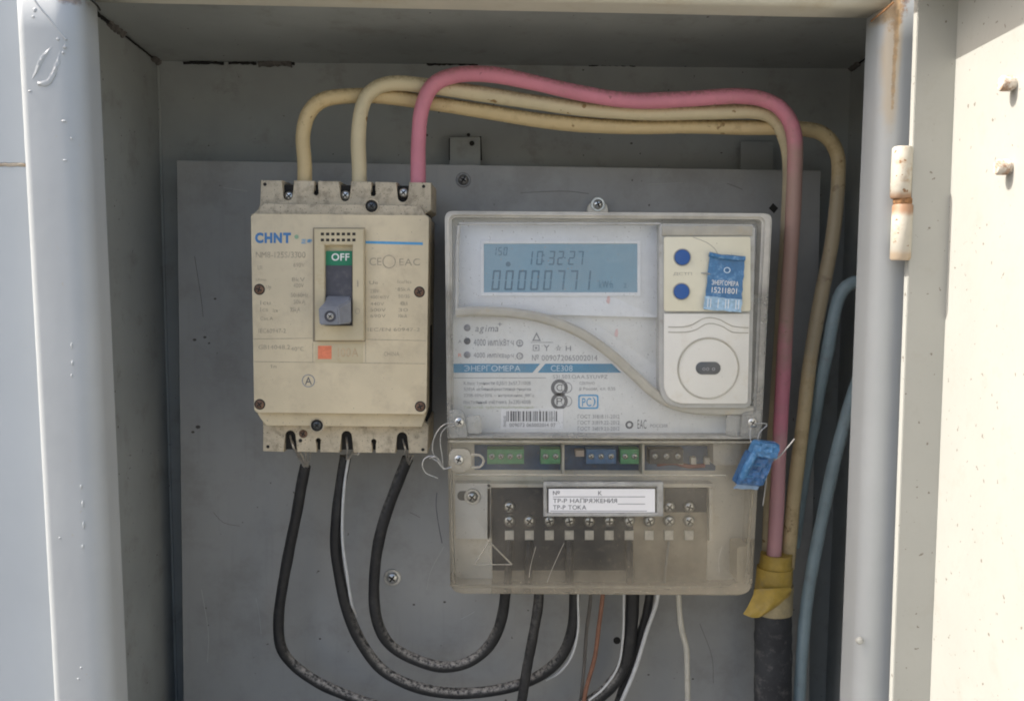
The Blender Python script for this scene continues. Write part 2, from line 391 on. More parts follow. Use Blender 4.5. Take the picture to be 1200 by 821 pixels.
scr_brown = screw_mesh('screw', 2.5, m_rusty, 1.0); scr_small = screw_mesh('screw', 2.3, m_steel, 1.0)
scr_dull = screw_mesh('screw', 2.55, M('dull_screw', (.42, .41, .38), .45, .5, dirt=(.2, .18, .14), dscale=500), 1.2)

# ------------------------------------------------------------ ground under the cabinet (below the frame of the photo)
m_ground = M('dry_ground', (.13, .125, .11), .9, var=.15, vs=1.5, dirt=(.15, .135, .11), damt=.6, dscale=6, bump=.4, bscale=40)
gz = P(600, 821, -130).z - 90 - 750
bm = bmesh.new(); bmesh.ops.create_grid(bm, x_segments=8, y_segments=8, size=40000)
for v in bm.verts: v.co.z = gz
g_ = obj('ground', bm, m_ground); g_['kind'] = 'structure'

# ------------------------------------------------------------ cabinet (sheet metal box with folded frame)
YF, YB = -130, 28
XL, XR = -215.0, 226.0
ZT = P(560, 76, YB).z; ZB = P(600, 821, YF).z - 90
cab = thing('metal_cabinet', 'grey painted sheet steel cabinet with pale folded front frame, open', 'cabinet', (5, -50, ZB))
obj('back_wall', box(bmesh.new(), XL-2, XR+2, YB, YB+1.5, ZB, ZT+2), m_inner, cab)
obj('side_wall', box(bmesh.new(), XL-1.6, XL, YF+9, YB, ZB, ZT+12), m_inner, cab)
obj('side_wall', box(bmesh.new(), XR, XR+1.6, YF+9, YB, ZB, ZT+12), m_inner, cab)
RISE = 11.0
ceil_z = lambda y: ZT + RISE*(YB-y)/(YB-YF)
bm = box(bmesh.new(), XL, XR, YF+6, YB, 0, 1.6)
for v in bm.verts: v.co.z += ceil_z(v.co.y)
obj('top_wall', bm, m_inner, cab)
obj('bottom_wall', box(bmesh.new(), XL, XR, YF+9, YB, ZB, ZB+1.6), m_inner, cab)
def fold(prof, A, B, bm=None, thick=1.6):
    """profile [(across, depth)] swept from A to B, across-axis given per end"""
    bm = bmesh.new()
    ra = [bm.verts.new(A(u, y)) for u, y in prof]; n = 14
    rows = [ra]
    for k in range(1, n+1):
        t = k/n
        rows.append([bm.verts.new(A(u, y).lerp(B(u, y), t)) for u, y in prof])
    for r0, r1 in zip(rows, rows[1:]):
        for i in range(len(prof)-1): bm.faces.new((r0[i], r0[i+1], r1[i+1], r1[i]))
    return bm
def arc(cx, cy, r, a0, a1, n=6): return [(cx+r*math.cos(math.radians(a0+(a1-a0)*i/n)), cy+r*math.sin(math.radians(a0+(a1-a0)*i/n))) for i in range(n+1)]
def stile(px_out, px_in, name, side):
    """px_out/px_in: (x at y=0, x at y=821) of the outer corner and inner front edge, at depth YF"""
    W = []
    for yy, xo, xi in ((0, px_out[0], px_in[0]), (821, px_out[1], px_in[1])):
        W.append((P(xo, yy, YF).x, P(xi, yy, YF).x, P(xo, yy, YF).z))
    (xo0, xi0, z0), (xo1, xi1, z1) = W
    zt, zb = ZT+10, ZB
    ext = lambda a, b, z: a+(b-a)*(z-z0)/(z1-z0)
    s = side; rb_ = 10 if side > 0 else 8; rc_ = 4.6 if side > 0 else 2.6
    def at(z):
        xo, xi = ext(xo0, xo1, z), ext(xi0, xi1, z); w = abs(xi-xo)
        prof = [(0, YF+40), (0, YF+rc_+.5)] + [(u, YF+v) for u, v in arc(rc_, rc_, rc_, 180, 270)] + \
               [(w-rb_-2, YF)] + [(u, YF+v) for u, v in arc(w-rb_, rb_, rb_, 270, 360, 8)] + [(w, YF+21), (w-1.6, YF+21)]
        return [Vector((xo+s*u, y, z)) for u, y in prof]
    bm = bmesh.new(); rows = []
    for k in range(15):
        z = zt+(zb-zt)*k/14; rows.append([bm.verts.new(v) for v in at(z)])
    for a, b in zip(rows, rows[1:]):
        for i in range(len(a)-1): bm.faces.new((a[i], a[i+1], b[i+1], b[i]))
    o = obj(name, bm, m_frame, cab, sharp=50)
    so = o.modifiers.new('thickness', 'SOLIDIFY'); so.thickness = .0014; so.offset = -1
    return o
# left and right folded stiles and the top rail
stl = stile((15, 60), (90, 128), 'frame_stile', 1)
m_stile_r = M('right_stile_paint', (.41, .43, .435), .45, var=.03, vs=25, bump=.2, bscale=70,
              rust=[tuple((P(1047, -2, YF)-ORIG[cab])*MM)+(.0075, .01, .011, 1.0), tuple((P(1050, 14, YF)-ORIG[cab])*MM)+(.0036, .01, .009, .9), tuple((P(1051, 40, YF)-ORIG[cab])*MM)+(.0014, .01, .014, .85),
                    tuple((P(1048, 85, YF)-ORIG[cab])*MM)+(.0009, .01, .022, .8)],
              patch=[tuple((P(1047, 60, YF)-ORIG[cab])*MM)+(.0045, .02, .045, .55, (.46, .35, .20)), tuple((P(1036, 16, YF)-ORIG[cab])*MM)+(.006, .02, .005, .6, (.42, .30, .16))])
s2 = stile((1143, 1105), (1038, 1004), 'frame_stile', -1); s2.data.materials[0] = m_stile_r
def top_rail():
    a = P(90, -13, YF); b = P(1045, 7, YF); bm = bmesh.new(); rows = []
    for k in range(15):
        t = k/14; x = a.x+(b.x-a.x)*t; z = a.z+(b.z-a.z)*t
        pr = [(z+40, YF+40), (z+40, YF+3), (z+37, YF), (z+5.5, YF)] + [(z+5+v, YF+5+u) for u, v in arc(0, 0, 5, 180, 270, 8)] + [(z, YF+20), (z+1.5, YF+20)]
        rows.append([bm.verts.new((x, y+.6, zz)) for zz, y in pr])
    for p, q in zip(rows, rows[1:]):
        for i in range(len(p)-1): bm.faces.new((p[i], p[i+1], q[i+1], q[i]))
    o = obj('frame_rail', bm, m_rail, cab, sharp=50)
    so = o.modifiers.new('thickness', 'SOLIDIFY'); so.thickness = .0014; so.offset = -1
m_rail = M('rail_paint', (.58, .55, .46), .45, var=.05, vs=25, bump=.2, bscale=90, dirt=(.42, .32, .18), damt=.5, dscale=30, dlo=.5, dhi=.75)
top_rail()
# seams and weld beads inside
def seam(l, r, y, nm='weld_bead', mt=m_weld, jit=.35):
    return obj(nm, tube([P(a, b, y) for a, b in l], r, 7, step=1.5, jit=jit), mt, cab)
for a, b in ((215, 262), (268, 300), (310, 345), (500, 560), (690, 745), (800, 850)):
    seam([(a, 74+(a-200)*.004), ((a+b)/2, 73.5+(a-200)*.004), (b, 74+(b-200)*.004)], .9, YB-1, 'sealant_gap', m_black, .5)
seam([(303, 75), (322, 74), (342, 75)], 2.0, YB-1.5)
for sx, segs in ((XL+.8, ((.0, .07, 2.2, m_weld), (.07, .40, .55, m_black), (.40, .55, 2.2, m_weld), (.55, .75, 1.0, m_black), (.75, .97, .5, m_black))), (XR-.8, ((0, .1, 2.0, m_weld), (.1, .9, .5, m_black)))):
    for t0, t1, r, mt in segs:
        q = [Vector((sx, YB-2-t*130, ceil_z(YB-2-t*130)-.8)) for t in (t0, (t0+t1)/2, t1)]
        obj('weld_bead' if mt is m_weld else 'sealant_gap', tube(q, r, 7, step=1.5, jit=.35), mt, cab)
obj('corner_bead', tube([Vector((XL+.6, YB-.8, z)) for z in (ZT-1, ZT-120, ZT-320, ZB+2)], .9, 7, step=4, jit=.1), m_inner, cab)
obj('mitre_shadow_ridge', tube(path([(38, -4, YF+.3), (47, 9, YF+.25), (58, 22, YF+.25), (68, 35, YF+.3), (78, 47, YF+.6)]), .5, 8, step=1.5, jit=.05), m_frame, cab)  # raised line added in place of a shadow edge at the mitre
obj('mitre_gap', tube(path([(102, -4, YF-.2), (109, 2, YF+1.2), (114, 7, YF+5), (117, 12, YF+14)]), .5, 6), m_black, cab)
obj('mitre_gap', tube(path([(1047, 3, YF-.2), (1037, 12, YF+.4), (1028, 19, YF+3), (1021, 25, YF+12)]), .5, 6), m_rust, cab)
# paint runs and blisters on the left stile
def blob(px, py, rx, rz, h, y=YF, rot=0):
    c = P(px, py, y); bm = bmesh.new()
    bmesh.ops.create_uvsphere(bm, u_segments=12, v_segments=8, radius=1)
    for v in bm.verts: v.co = Vector((v.co.x*rx*(1+.2*math.sin(5*v.co.z)), v.co.y*h, v.co.z*rz))
    bmesh.ops.rotate(bm, verts=bm.verts, cent=(0, 0, 0), matrix=Matrix.Rotation(rot, 3, 'Y'))
    for v in bm.verts: v.co += c
    return bm
obj('paint_run', tube(path([(68, 50, YF+1), (60, 58, YF+.9), (50, 70, YF+.8), (43, 86, YF+.9), (36, 97, YF+1.1)]), 1.3, 8, step=1, jit=.06, rfun=lambda t: .6+.5*math.sin(3*t)), m_frame, cab)
obj('paint_run', tube(path([(72, 56, YF+1.2), (69, 74, YF+1), (63, 88, YF+.9), (57, 97, YF+.9), (46, 99, YF+1.1)]), 1.9, 8, step=1, jit=.12, rfun=lambda t: .5+.7*t*(1.5-t)), m_frame, cab)
for px, py, a, b in ((41, 12, 1.2, 1.4), (39, 20, .9, .8), (68, 46, .9, .9), (76, 55, 1.1, .9), (74, 62, .8, .7), (75, 142, 1.6, .7), (84, 162, .8, .8), (76, 188, 1.3, .6), (35, 107, 1, .6), (84, 405, .7, 2), (85, 425, .8, 1.6), (84, 440, .6, 1.2), (95, 570, .7, 1.4), (97, 590, .8, 2.2), (98, 615, .7, 2.6), (97, 640, .8, 1.5), (70, 630, .7, .7), (95, 782, .8, .8), (92, 795, .9, .8)):
    obj('paint_blister', blob(px, py, a*.8, b*.8, .32, YF), m_frame, cab)
# hinge on the right stile: two knuckles with a rusty joint
hy = YF-8
hg = thing('barrel_hinge', 'cream painted barrel hinge with rusty joint between stile and open door', 'hinge', P(1060, 305, hy))
def knuckle(y0, y1, nm, mt, r=4.6):
    a = P(1058, y0, hy); b = P(1056, y1, hy); bm = bmesh.new(); b.x = a.x - .3
    prof = [(0.01, 0), (r*.8, 0), (r, .8), (r, 1.0)]
    L = a.z-b.z; rings = []
    for rr_, dz in [(0.01, 0), (r*.85, 0), (r, .9), (r, L-.9), (r*.85, L), (0.01, L)]:
        rings.append([bm.verts.new((a.x+rr_*math.cos(2*math.pi*i/20), hy+rr_*math.sin(2*math.pi*i/20), a.z-dz)) for i in range(20)])
    for p, q in zip(rings, rings[1:]):
        for i in range(20): bm.faces.new((p[i], p[(i+1) % 20], q[(i+1) % 20], q[i]))
    return obj(nm, bm, mt, hg)
m_hinge = M('hinge_paint', (.50, .47, .40), .55, var=.08, vs=60, dirt=(.36, .22, .11), damt=.6, dscale=130, dlo=.52, dhi=.7, bump=.3, bscale=200, specks=(.25, .14, .07), sscale=300, sthr=.68,
            patch=[tuple((P(1061, 238, hy)-ORIG[hg])*MM)+(.02, .02, .006, .85, (.30, .15, .07)), tuple((P(1061, 303, hy)-ORIG[hg])*MM)+(.02, .02, .004, .5, (.42, .26, .13))])
knuckle(172, 233, 'knuckle', m_hinge); knuckle(239, 305, 'knuckle', m_hinge)
knuckle(231, 241, 'hinge_pin', m_rust, 4.2)
a = P(1058, 200, YF); b = P(1058, 280, YF)
obj('hinge_leaf', box(bmesh.new(), a.x-3, a.x+2.5, hy+2, YF-.3, b.z, a.z), m_door, hg)
rv = obj('rivet', lathe_y([(1.9, 0), (1.8, -.7), (1.2, -1.4), (.01, -1.6)], *P(1007, 750, YF+.5), n=14), m_door, cab)

# ------------------------------------------------------------ open door on the right
YD = YF-10.5
door_loc = P(1095, 410, YD)
door = thing('cabinet_door', 'open sunlit cream door leaf at right with folded edge and two bolts', 'door', (door_loc.x, YD, ZB))
l0 = P(1076, 0, YD); l1 = P(1046, 821, YD)
zt = ZT + 4; zb = ZB
lx = lambda z: l0.x+(l1.x-l0.x)*(z-l0.z)/(l1.z-l0.z)
FW = 18.5
TH = math.radians(4)
bm = bmesh.new()
def quadbox(bm, c8):
    v = [bm.verts.new(c) for c in c8]
    for f in ((0, 1, 2, 3), (7, 6, 5, 4), (0, 4, 5, 1), (1, 5, 6, 2), (2, 6, 7, 3), (3, 7, 4, 0)): bm.faces.new([v[i] for i in f])
quadbox(bm, [(lx(zt), YD, zt), (lx(zt)+FW, YD, zt), (lx(zb)+FW, YD, zb), (lx(zb), YD, zb),
             (lx(zt), YD+4.2, zt), (lx(zt)+FW, YD+4.2, zt), (lx(zb)+FW, YD+4.2, zb), (lx(zb), YD+4.2, zb)])
bmesh.ops.bevel(bm, geom=list(bm.edges), offset=.3, segments=2, affect='EDGES')
obj('folded_edge', bm, m_door, door)
du = Vector((-math.sin(TH), -math.cos(TH), 0)); dn = Vector((math.cos(TH), -math.sin(TH), 0)); DL = 400
A = lambda z, t, o=0: Vector((lx(z)+FW, YD+4.2, z))+du*t+dn*o
bm = bmesh.new()
quadbox(bm, [A(zt, 0), A(zt, DL), A(zb, DL), A(zb, 0), A(zt, 0, 1.6), A(zt, DL, 1.6), A(zb, DL, 1.6), A(zb, 0, 1.6)])
obj('door_panel', bm, m_door, door)
bm = bmesh.new(); TFW = 31
zf = zt
quadbox(bm, [A(zf, 2, -TFW), A(zf, DL, -TFW), A(zf, DL, -.2), A(zf, 2, -.2)] + [p-Vector((0, 0, 1.6)) for p in (A(zf, 2, -TFW), A(zf, DL, -TFW), A(zf, DL, -.2), A(zf, 2, -.2))])
obj('top_edge', bm, m_door, door)
def on_door(px, py):
    d = F + RR*((px-600)/FPX) - UU*((py-410.5)/FPX); p0 = A(0, 0)
    # plane with normal dn (the door leans slightly, solve once more at the hit height)
    z = 0
    for _ in range(4):
        q = A(z, 0); t = (q-CAM).dot(dn)/d.dot(dn); hit = CAM+d*t; z = hit.z
    return hit
for px, py in ((1189, 98), (1184, 196)):
    h = on_door(px, py)
    bm = bmesh.new()
    prof = [(2.6, 0), (2.6, 4.5), (2.2, 5)]
    rings = []
    e1 = Vector((0, 0, 1)); e2 = du
    for r, k in [(2.6, .0), (2.6, 1.2), (3.1, 1.3), (3.1, 4.8), (2.6, 5.6), (.01, 5.7)]:
        rings.append([bm.verts.new(h-dn*k+(e1*math.cos(math.pi*i/8)+e2*math.sin(math.pi*i/8))*r) for i in range(16)])
    for p, q in zip(rings, rings[1:]):
        for i in range(16): bm.faces.new((p[i], p[(i+1) % 16], q[(i+1) % 16], q[i]))
    obj('bolt', bm, M('bolt_rust_paint', (.60, .55, .48), .6, var=.2, vs=300, dirt=(.25, .12, .05), damt=.8, dscale=220, dlo=.45, dhi=.6), door)

# ------------------------------------------------------------ pale panel left of the cabinet
nb = thing('side_panel', 'pale grey painted steel panel with rusty seam left of the cabinet frame', 'panel', (-330, -100, ZB))
YN = -104; zs = P(5, 193, YN).z
xr_ = P(60, 410, YF).x
for za, zb_ in ((zs+.5, zs+320), (zs-620, zs-.5)):
    bm = box(bmesh.new(), -440, -221.5, YN, YN+2, za, zb_); bmesh.ops.bevel(bm, geom=list(bm.edges), offset=.5, segments=2, affect='EDGES')
    obj('sheet', bm, m_panel, nb)
obj('rusty_seam', tube([Vector((-440, YN+.6, zs)), Vector((-330, YN+.6, zs)), Vector((-222, YN+.6, zs))], 1.0, 6, step=2, jit=.4), M('rusty_seam', (.52, .44, .34), .7, var=.2, dirt=(.34, .18, .08), damt=.8, dscale=120), nb)

# ------------------------------------------------------------ mounting plate
pl = thing('mounting_plate', 'dark grey steel mounting plate behind the breaker and the meter', 'plate', (0, 0, P(600, 821, 0).z-60))
tl, tr_ = P(207, 188, 0), P(962, 200, 0); bl = P(215, 821, 0); bl = bl+(bl-tl)*.13; br = P(948, 821, 0); br = br+(br-tr_)*.13
obj('sheet', prism(None, 0, 2.2, .5, 2, world_pts=[tl, tr_, br, bl]), m_plate, pl)
def tab(x0, y0, x1, y1):
    bm = prism(rr(x0, y0, x1, y1), 19, 20.5, .3)
    return obj('mounting_tab', bm, m_inner, pl)
tab(527, 161, 563, 200); tab(868, 166, 906, 204)
for px, py in ((553, 168), (549, 158)):
    obj('tab_hole', prism(circ(px, py, 3 if px == 553 else 2), 18.85, 19.2), m_dark, pl)
obj('tab_edge', tube(path([(527, 162, 19.5), (527, 188, 19.5)]), .5, 6), m_black, pl); obj('tab_edge', tube(path([(563, 160, 19.5), (564, 188, 19.5)]), .5, 6), m_black, pl)
for px, py, me in ((543, 211, scr_dullpan), (460, 676, scr_pan)): inst(me, pl, P(px, py, 0), random.random()*2, 'screw', 1.25 if py > 400 else 1.05)
obj('plate_hole', prism(circ(723, 750, 4.2), -.12, .5), m_dark, pl)
obj('plate_hole', prism([(906, 238), (912, 244), (907, 250), (901, 244)], -.12, .5), m_dark, pl)
for px, py, r in ((232, 500, 3), (226, 506, 2), (228, 398, 2.2), (240, 395, 2), (245, 402, 1.4), (252, 350, 1.6), (485, 708, 1.6), (521, 705, 1.7), (375, 748, 1.5), (760, 790, 1.4), (812, 795, 1.3), (740, 168, 1.6)):
    obj('paint_chip', prism(circ(px, py, r, 7, r*.7), -.1, .3), M('chip', (.09, .08, .07), .8), pl)

m_scr = M('scratch', (.45, .44, .42), .5); m_scd = M('dark_scratch', (.17, .16, .145), .7)
for l, mt in (([(228, 300), (236, 352), (238, 371)], m_scd), ([(250, 600), (262, 612), (281, 616)], m_scd), ([(300, 700), (306, 742)], m_scr), ([(520, 640), (505, 668), (500, 690)], m_scr), ([(610, 226), (660, 224), (690, 227)], m_scd), ([(760, 216), (800, 214)], m_scr),
              ([(820, 730), (834, 768), (836, 800)], m_scd), ([(236, 690), (244, 740), (243, 775)], m_scr), ([(480, 600), (492, 606)], m_scd), ([(540, 725), (556, 716)], m_scr), ([(852, 215), (870, 222)], m_scd), ([(262, 220), (290, 224)], m_scr)):
    if len(l) == 2: l = [l[0], ((l[0][0]+l[1][0])/2+.8, (l[0][1]+l[1][1])/2), l[1]]
    obj('scratch', tube([P(a, b, 0) for a, b in l], .16, 5), mt, pl)

# ------------------------------------------------------------ circuit breaker
YM, YE, YT, YG = -70, -74.2, -56, -64         # main face, escutcheon, terminal blocks, ledge
bk = thing('circuit_breaker', 'beige three pole moulded case circuit breaker with toggle down and green OFF flag', 'breaker', P(400, 530, -30))
obj('body', prism([(296, 254), (502, 256), (499, 486), (300, 484)], -52, -.5, 1), m_beige_d, bk)
def kh(x, ytop, ybot, s, w=2.2, r=4.2):
    """keyhole slot open at ytop, round at ybot; s=+1 when the opening is at the top"""
    out = [(x-w, ytop)]
    th = math.asin(w/r)
    for i in range(11):
        a = math.radians(270)-th-(2*math.pi-2*th)*i/10
        out.append((x+r*math.cos(a), ybot+s*r*math.sin(a)))
    return out + [(x+w, ytop)]
def uslot(x0, x1, ytop, ybot, s):
    r = (x1-x0)/2; out = [(x0, ytop)]
    for i in range(9):
        a = math.pi - math.pi*i/8
        out.append(((x0+x1)/2+r*math.cos(a), ybot-s*r+s*r*math.sin(a)))
    return out + [(x1, ytop)]
top = [(305, 211)] + uslot(331, 344, 211.5, 236, 1) + kh(370.5, 212, 226, 1) + uslot(398, 411, 212.5, 237, 1) + kh(437.5, 213, 227, 1) + uslot(465, 479, 213.5, 238, 1) + \
      [(505, 214), (505, 246), (499, 250), (300, 249), (306, 240)]
obj('upper_terminal_block', prism(top, YT, -12, .5, 2), m_beige_d, bk)
bot = [(308, 494), (314, 488), (492, 490), (502, 497), (501, 531)] + uslot(464, 478.5, 530.6, 505, -1)[::-1] + kh(438, 530.4, 517, -1)[::-1] + uslot(399, 413.5, 530, 503.5, -1)[::-1] + \
      kh(373, 529.7, 516, -1)[::-1] + uslot(333, 347.5, 529.3, 503, -1)[::-1] + [(308, 528.5)]
obj('lower_terminal_block', prism(bot, YT, -12, .5, 2), m_beige_d, bk)
obj('upper_ledge', prism([(310, 238.5), (493, 241), (499, 253), (296, 251)], YG, -50, .5), m_beige_d, bk)
obj('lower_ledge', prism([(299, 482), (500, 484), (494, 500), (311, 498.5), (306, 489)], YG, -50, .5), m_beige, bk)
obj('front_cover', prism(rquad([(294, 250.5), (502.5, 252.5), (499.5, 485), (298, 483)], 3), YM, -50, .9, 3), m_beige, bk)
obj('slot_shade_fill', box(bmesh.new(), P(309, 215, -46).x, P(501, 215, -46).x, -52, -13, P(400, 528, -46).z+2, P(400, 214, -46).z-2), m_dark, bk)  # solid near-black block close behind the slots paints in their shade
# terminal bolts glimpsed in the slots
for px, py in ((403, 229), (471, 226), (337, 230)):
    inst(scr_zinc, bk, P(px+2, py, -53), .5, 'terminal_bolt', .9)
for px, py, y in ((435.5, 241.5, YG), (371.5, 498, YG)):
    obj('screw_well', lathe_y([(4.0, 0.2), (4.0, -.5), (3.4, -.55), (3.3, 0.1)], *P(px, py, y), n=20), m_beige_d, bk)
    obj('well_floor', lathe_y([(3.5, -.28), (.01, -.28)], *P(px, py, y), n=20), m_dark, bk)
    inst(screw_mesh('screw', 2.4, M('black_screw', (.08, .085, .09), .3, .8), .9), bk, P(px, py, y-.2), .4, 'screw')
inst(scr_brown, bk, P(355.5, 508, YT+.2), .2, 'screw', .95)
obj('spot', prism(circ(352, 516, 2.3, 8), YT-.1, YT+.3), m_dark, bk)
for px, py in ((310.5, 216), (496.5, 218.5), (314, 523), (495.5, 526.5)):
    obj('rivet_hole', lathe_y([(.95, -.08), (.01, -.08)], *P(px, py, YT), n=12), m_dark, bk)
for px, py in ((304, 339), (491.5, 342), (304.5, 473.5), (492.5, 476)):
    obj('screw_well', lathe_y([(3.0, -.05), (.01, -.05)], *P(px, py, YM), n=18), m_dark, bk)
    inst(scr_brown, bk, P(px, py, YM+.35), random.random(), 'screw')
# escutcheon as a frame with an opening
def strip(x0, y0, x1, y1, ya, yb, bm, bev=.25): prism(rr(x0, y0, x1, y1), ya, yb, 0, bm=bm)
bm = bmesh.new()
w = lambda x, y: P(x, y, YE)
o_ = [(368, 268), (426.5, 268), (426.5, 399), (369, 399)]; i_ = [(380.5, 287), (413, 287), (413, 381.5), (381, 381.5)]
vo = [bm.verts.new(w(*p)) for p in o_]; vi = [bm.verts.new(w(*p)) for p in i_]
vob = [bm.verts.new((v.co.x, YM+.4, v.co.z)) for v in vo]; vib = [bm.verts.new((v.co.x, YM+6, v.co.z)) for v in vi]
for i in range(4):
    j = (i+1) % 4
    bm.faces.new((vo[i], vo[j], vi[j], vi[i])); bm.faces.new((vo[j], vo[i], vob[i], vob[j])); bm.faces.new((vi[i], vi[j], vib[j], vib[i]))
bmesh.ops.bevel(bm, geom=[e for e in bm.edges if all(v in vo or v in vi for v in e.verts) and (all(v in vo for v in e.verts) or all(v in vi for v in e.verts))], offset=.45, segments=2, affect='EDGES')
obj('escutcheon', bm, m_escut, bk)
obj('escutcheon_gap', prism(rr(366.6, 266.8, 428, 400.2), YM-.08, YM+.3), M('gap_line', (.30, .25, .18), .7), bk)
for k in range(7):
    for yy in (274.2, 281.2):
        x = 377.8+k*6.15
        obj('vent_slot', prism(rr(x-1.9, yy-1.6, x+1.9, yy+1.6), YE-.08, YE+.4), m_dark, bk)
YW = -71.9
obj('slide_bed', prism(rr(380, 286.5, 413.5, 382), YW+1.5, YW+3), m_escut, bk)
obj('off_flag', prism(rr(381.5, 294, 412.6, 311.5), YW+.5, YW+2), m_green, bk)
text('OFF', 388.5, 296.8, 409.5, 305.5, YW+.5, m_white, bk, bold=.02)
obj('slider', prism(rr(381.8, 311, 412.4, 381), YW, YW+2), m_slide, bk)
# toggle: a wedge that rises towards its lower end
hd = bmesh.new()
def tg(x, y, d): return P(x, y, d)
sec = [[(382, 346, YW-.2), (411.5, 347, YW-.2), (412, 380, YW-.2), (381.5, 380, YW-.2)],
       [(382, 351, YE-4), (411, 351, YE-4), (411.5, 378, YE-4), (380, 379, YE-4)],
       [(372.5, 361, YE-11), (396, 360, YE-11), (398, 380.5, YE-11), (374, 381, YE-11)]]
rows = [[hd.verts.new(tg(*q)) for q in s] for s in sec]
for a, b in zip(rows, rows[1:]):
    for i in range(4): hd.faces.new((a[i], a[(i+1) % 4], b[(i+1) % 4], b[i]))
hd.faces.new(rows[-1]); hd.faces.new(rows[0][::-1])
bmesh.ops.bevel(hd, geom=list(hd.edges), offset=.7, segments=2, affect='EDGES')
tgl = obj('toggle_handle', hd, m_handle, bk, sharp=30)
obj('handle_socket', lathe_y([(3.0, -.06), (3.0, -.4), (2.7, -.45), (2.6, -.08), (.01, -.08)], *P(387, 370.5, YE-11), n=16), m_slide, bk)
inst(scr_dull, bk, P(387, 370.5, YE-11)+Vector((0, .3, 0)), .3, 'handle_screw', .72)
# writing on the cover
text('CHNT', 299, 272.5, 341, 285, YM, m_blue, bk, bold=.055)
obj('registered_mark', prism(circ(347.5, 277.5, 2.6, 14), YM-.1, YM), m_grprint, bk)
text('正泰', 353, 280, 366, 285.6, YM, m_lblue, bk, bold=.02)
obj('blue_line', prism([(428.5, 282.3), (495.5, 284), (495.5, 287), (428.5, 285.3)], YM-.1, YM), m_lblue, bk)
FT = [('NM8-125S/3300', 300, 295, 358, 302), ('Ui', 302, 311, 307, 316), ('690V', 344, 308, 357, 313), ('Uimp', 300, 326, 312, 330), ('8kV', 342, 325, 357, 330),
      ('Ue', 312, 334, 318, 338), ('400V', 344, 332, 356, 337), ('50/60Hz', 341, 343, 361, 348), ('Icu', 305, 352, 317, 357), ('50kA', 344, 351, 358, 356), ('Ics', 305, 360, 314, 365),
      ('35kA', 340, 360, 352, 365), ('Icw', 320, 361, 326, 366), ('Cat.A', 305, 371, 320, 375), ('IEC60947-2', 303, 385, 335, 390), ('GB14048.2', 303, 404, 340, 409), ('40°C', 341, 406, 356, 411),
      ('CE', 433, 302, 447, 311), ('EAC', 468, 303, 492, 311), ('Ue', 433, 329, 443, 333), ('Icu/Ics', 466, 328, 482, 332), ('230V', 434, 339, 444, 343), ('85kA', 466, 337, 481, 341),
      ('400/415V', 434, 346, 456, 350), ('50/35', 467, 345, 480, 349), ('440V', 434, 354, 450, 358), ('40kA', 469, 353, 478, 358), ('500V', 434, 361, 452, 365), ('30', 467, 361, 478, 365), ('690V', 434, 368, 452, 372), ('10kA', 467, 368, 477, 372),
      ('IEC/EN 60947-2', 431, 384, 492, 388), ('CHINA', 450, 412, 468, 417), ('In', 318, 427, 324, 431)]
for b_, x0, y0, x1, y1 in FT: text(b_, x0, y0, x1, y1, YM, m_faint, bk)
obj('printed_ring', lathe_y([(3.6, -.05), (3.6, -.1), (3.1, -.1), (3.1, -.05)], *P(456, 306.5, YM), n=24), m_faint, bk)
text('I', 418.5, 328, 420, 336, YE, m_faint, bk); text('O', 416, 361, 422, 368, YE, m_faint, bk)
for x0, y0, x1, y1 in ((296, 397, 366, 396.2), (429, 397.5, 499, 399), (296, 423.5, 499, 426), (366.5, 401, 366.5, 424), (428.5, 300, 428.5, 424)):
    obj('moulded_line', tube([P(x0, y0, YM), P((x0+x1)/2, (y0+y1)/2, YM), P(x1, y1, YM)], .16, 5), m_faint, bk)
obj('rating_label', prism(rr(369, 402, 425.5, 425), YM-.18, YM+.2, .1), m_escut, bk)
obj('rating_mark', prism(rr(372.5, 405, 388.5, 420.5), YM-.3, YM), m_orange, bk)
text('100A', 396, 407.5, 420, 418, YM-.18, m_faint2, bk)
obj('printed_ring', lathe_y([(3.55, -.05), (3.55, -.12), (3.05, -.12), (3.05, -.05)], *P(361.5, 446, YM), n=28), m_ink, bk)
text('A', 357.5, 441.5, 365.5, 450.5, YM, m_ink_d, bk)

# ------------------------------------------------------------ electricity meter
YC, YP, YX = -84, -74, -86            # clear cover face, white front panel, module face
me_ = thing('electricity_meter', 'white and clear plastic electricity meter with blue display and dusty terminal cover', 'meter', P(705, 697, -40))
obj('housing', prism(rquad([(523, 249), (904, 252), (880, 690), (529, 688)], [8, 8, 16, 14]), -58, -1, 2, 3), m_base, me_)
obj('front_panel', prism(rquad([(530, 256), (891, 258), (886, 512), (531, 510)], 4), YP, -57, .6), m_front, me_)
def crumple_dot(px, py):
    return sheet([(px-2.5, py+2), (px-1, py-4), (px+1.2, py-5), (px+2, py), (px+1, py+5), (px-1.5, py+4)], YP-2.75 if py < 360 else YP-.12)
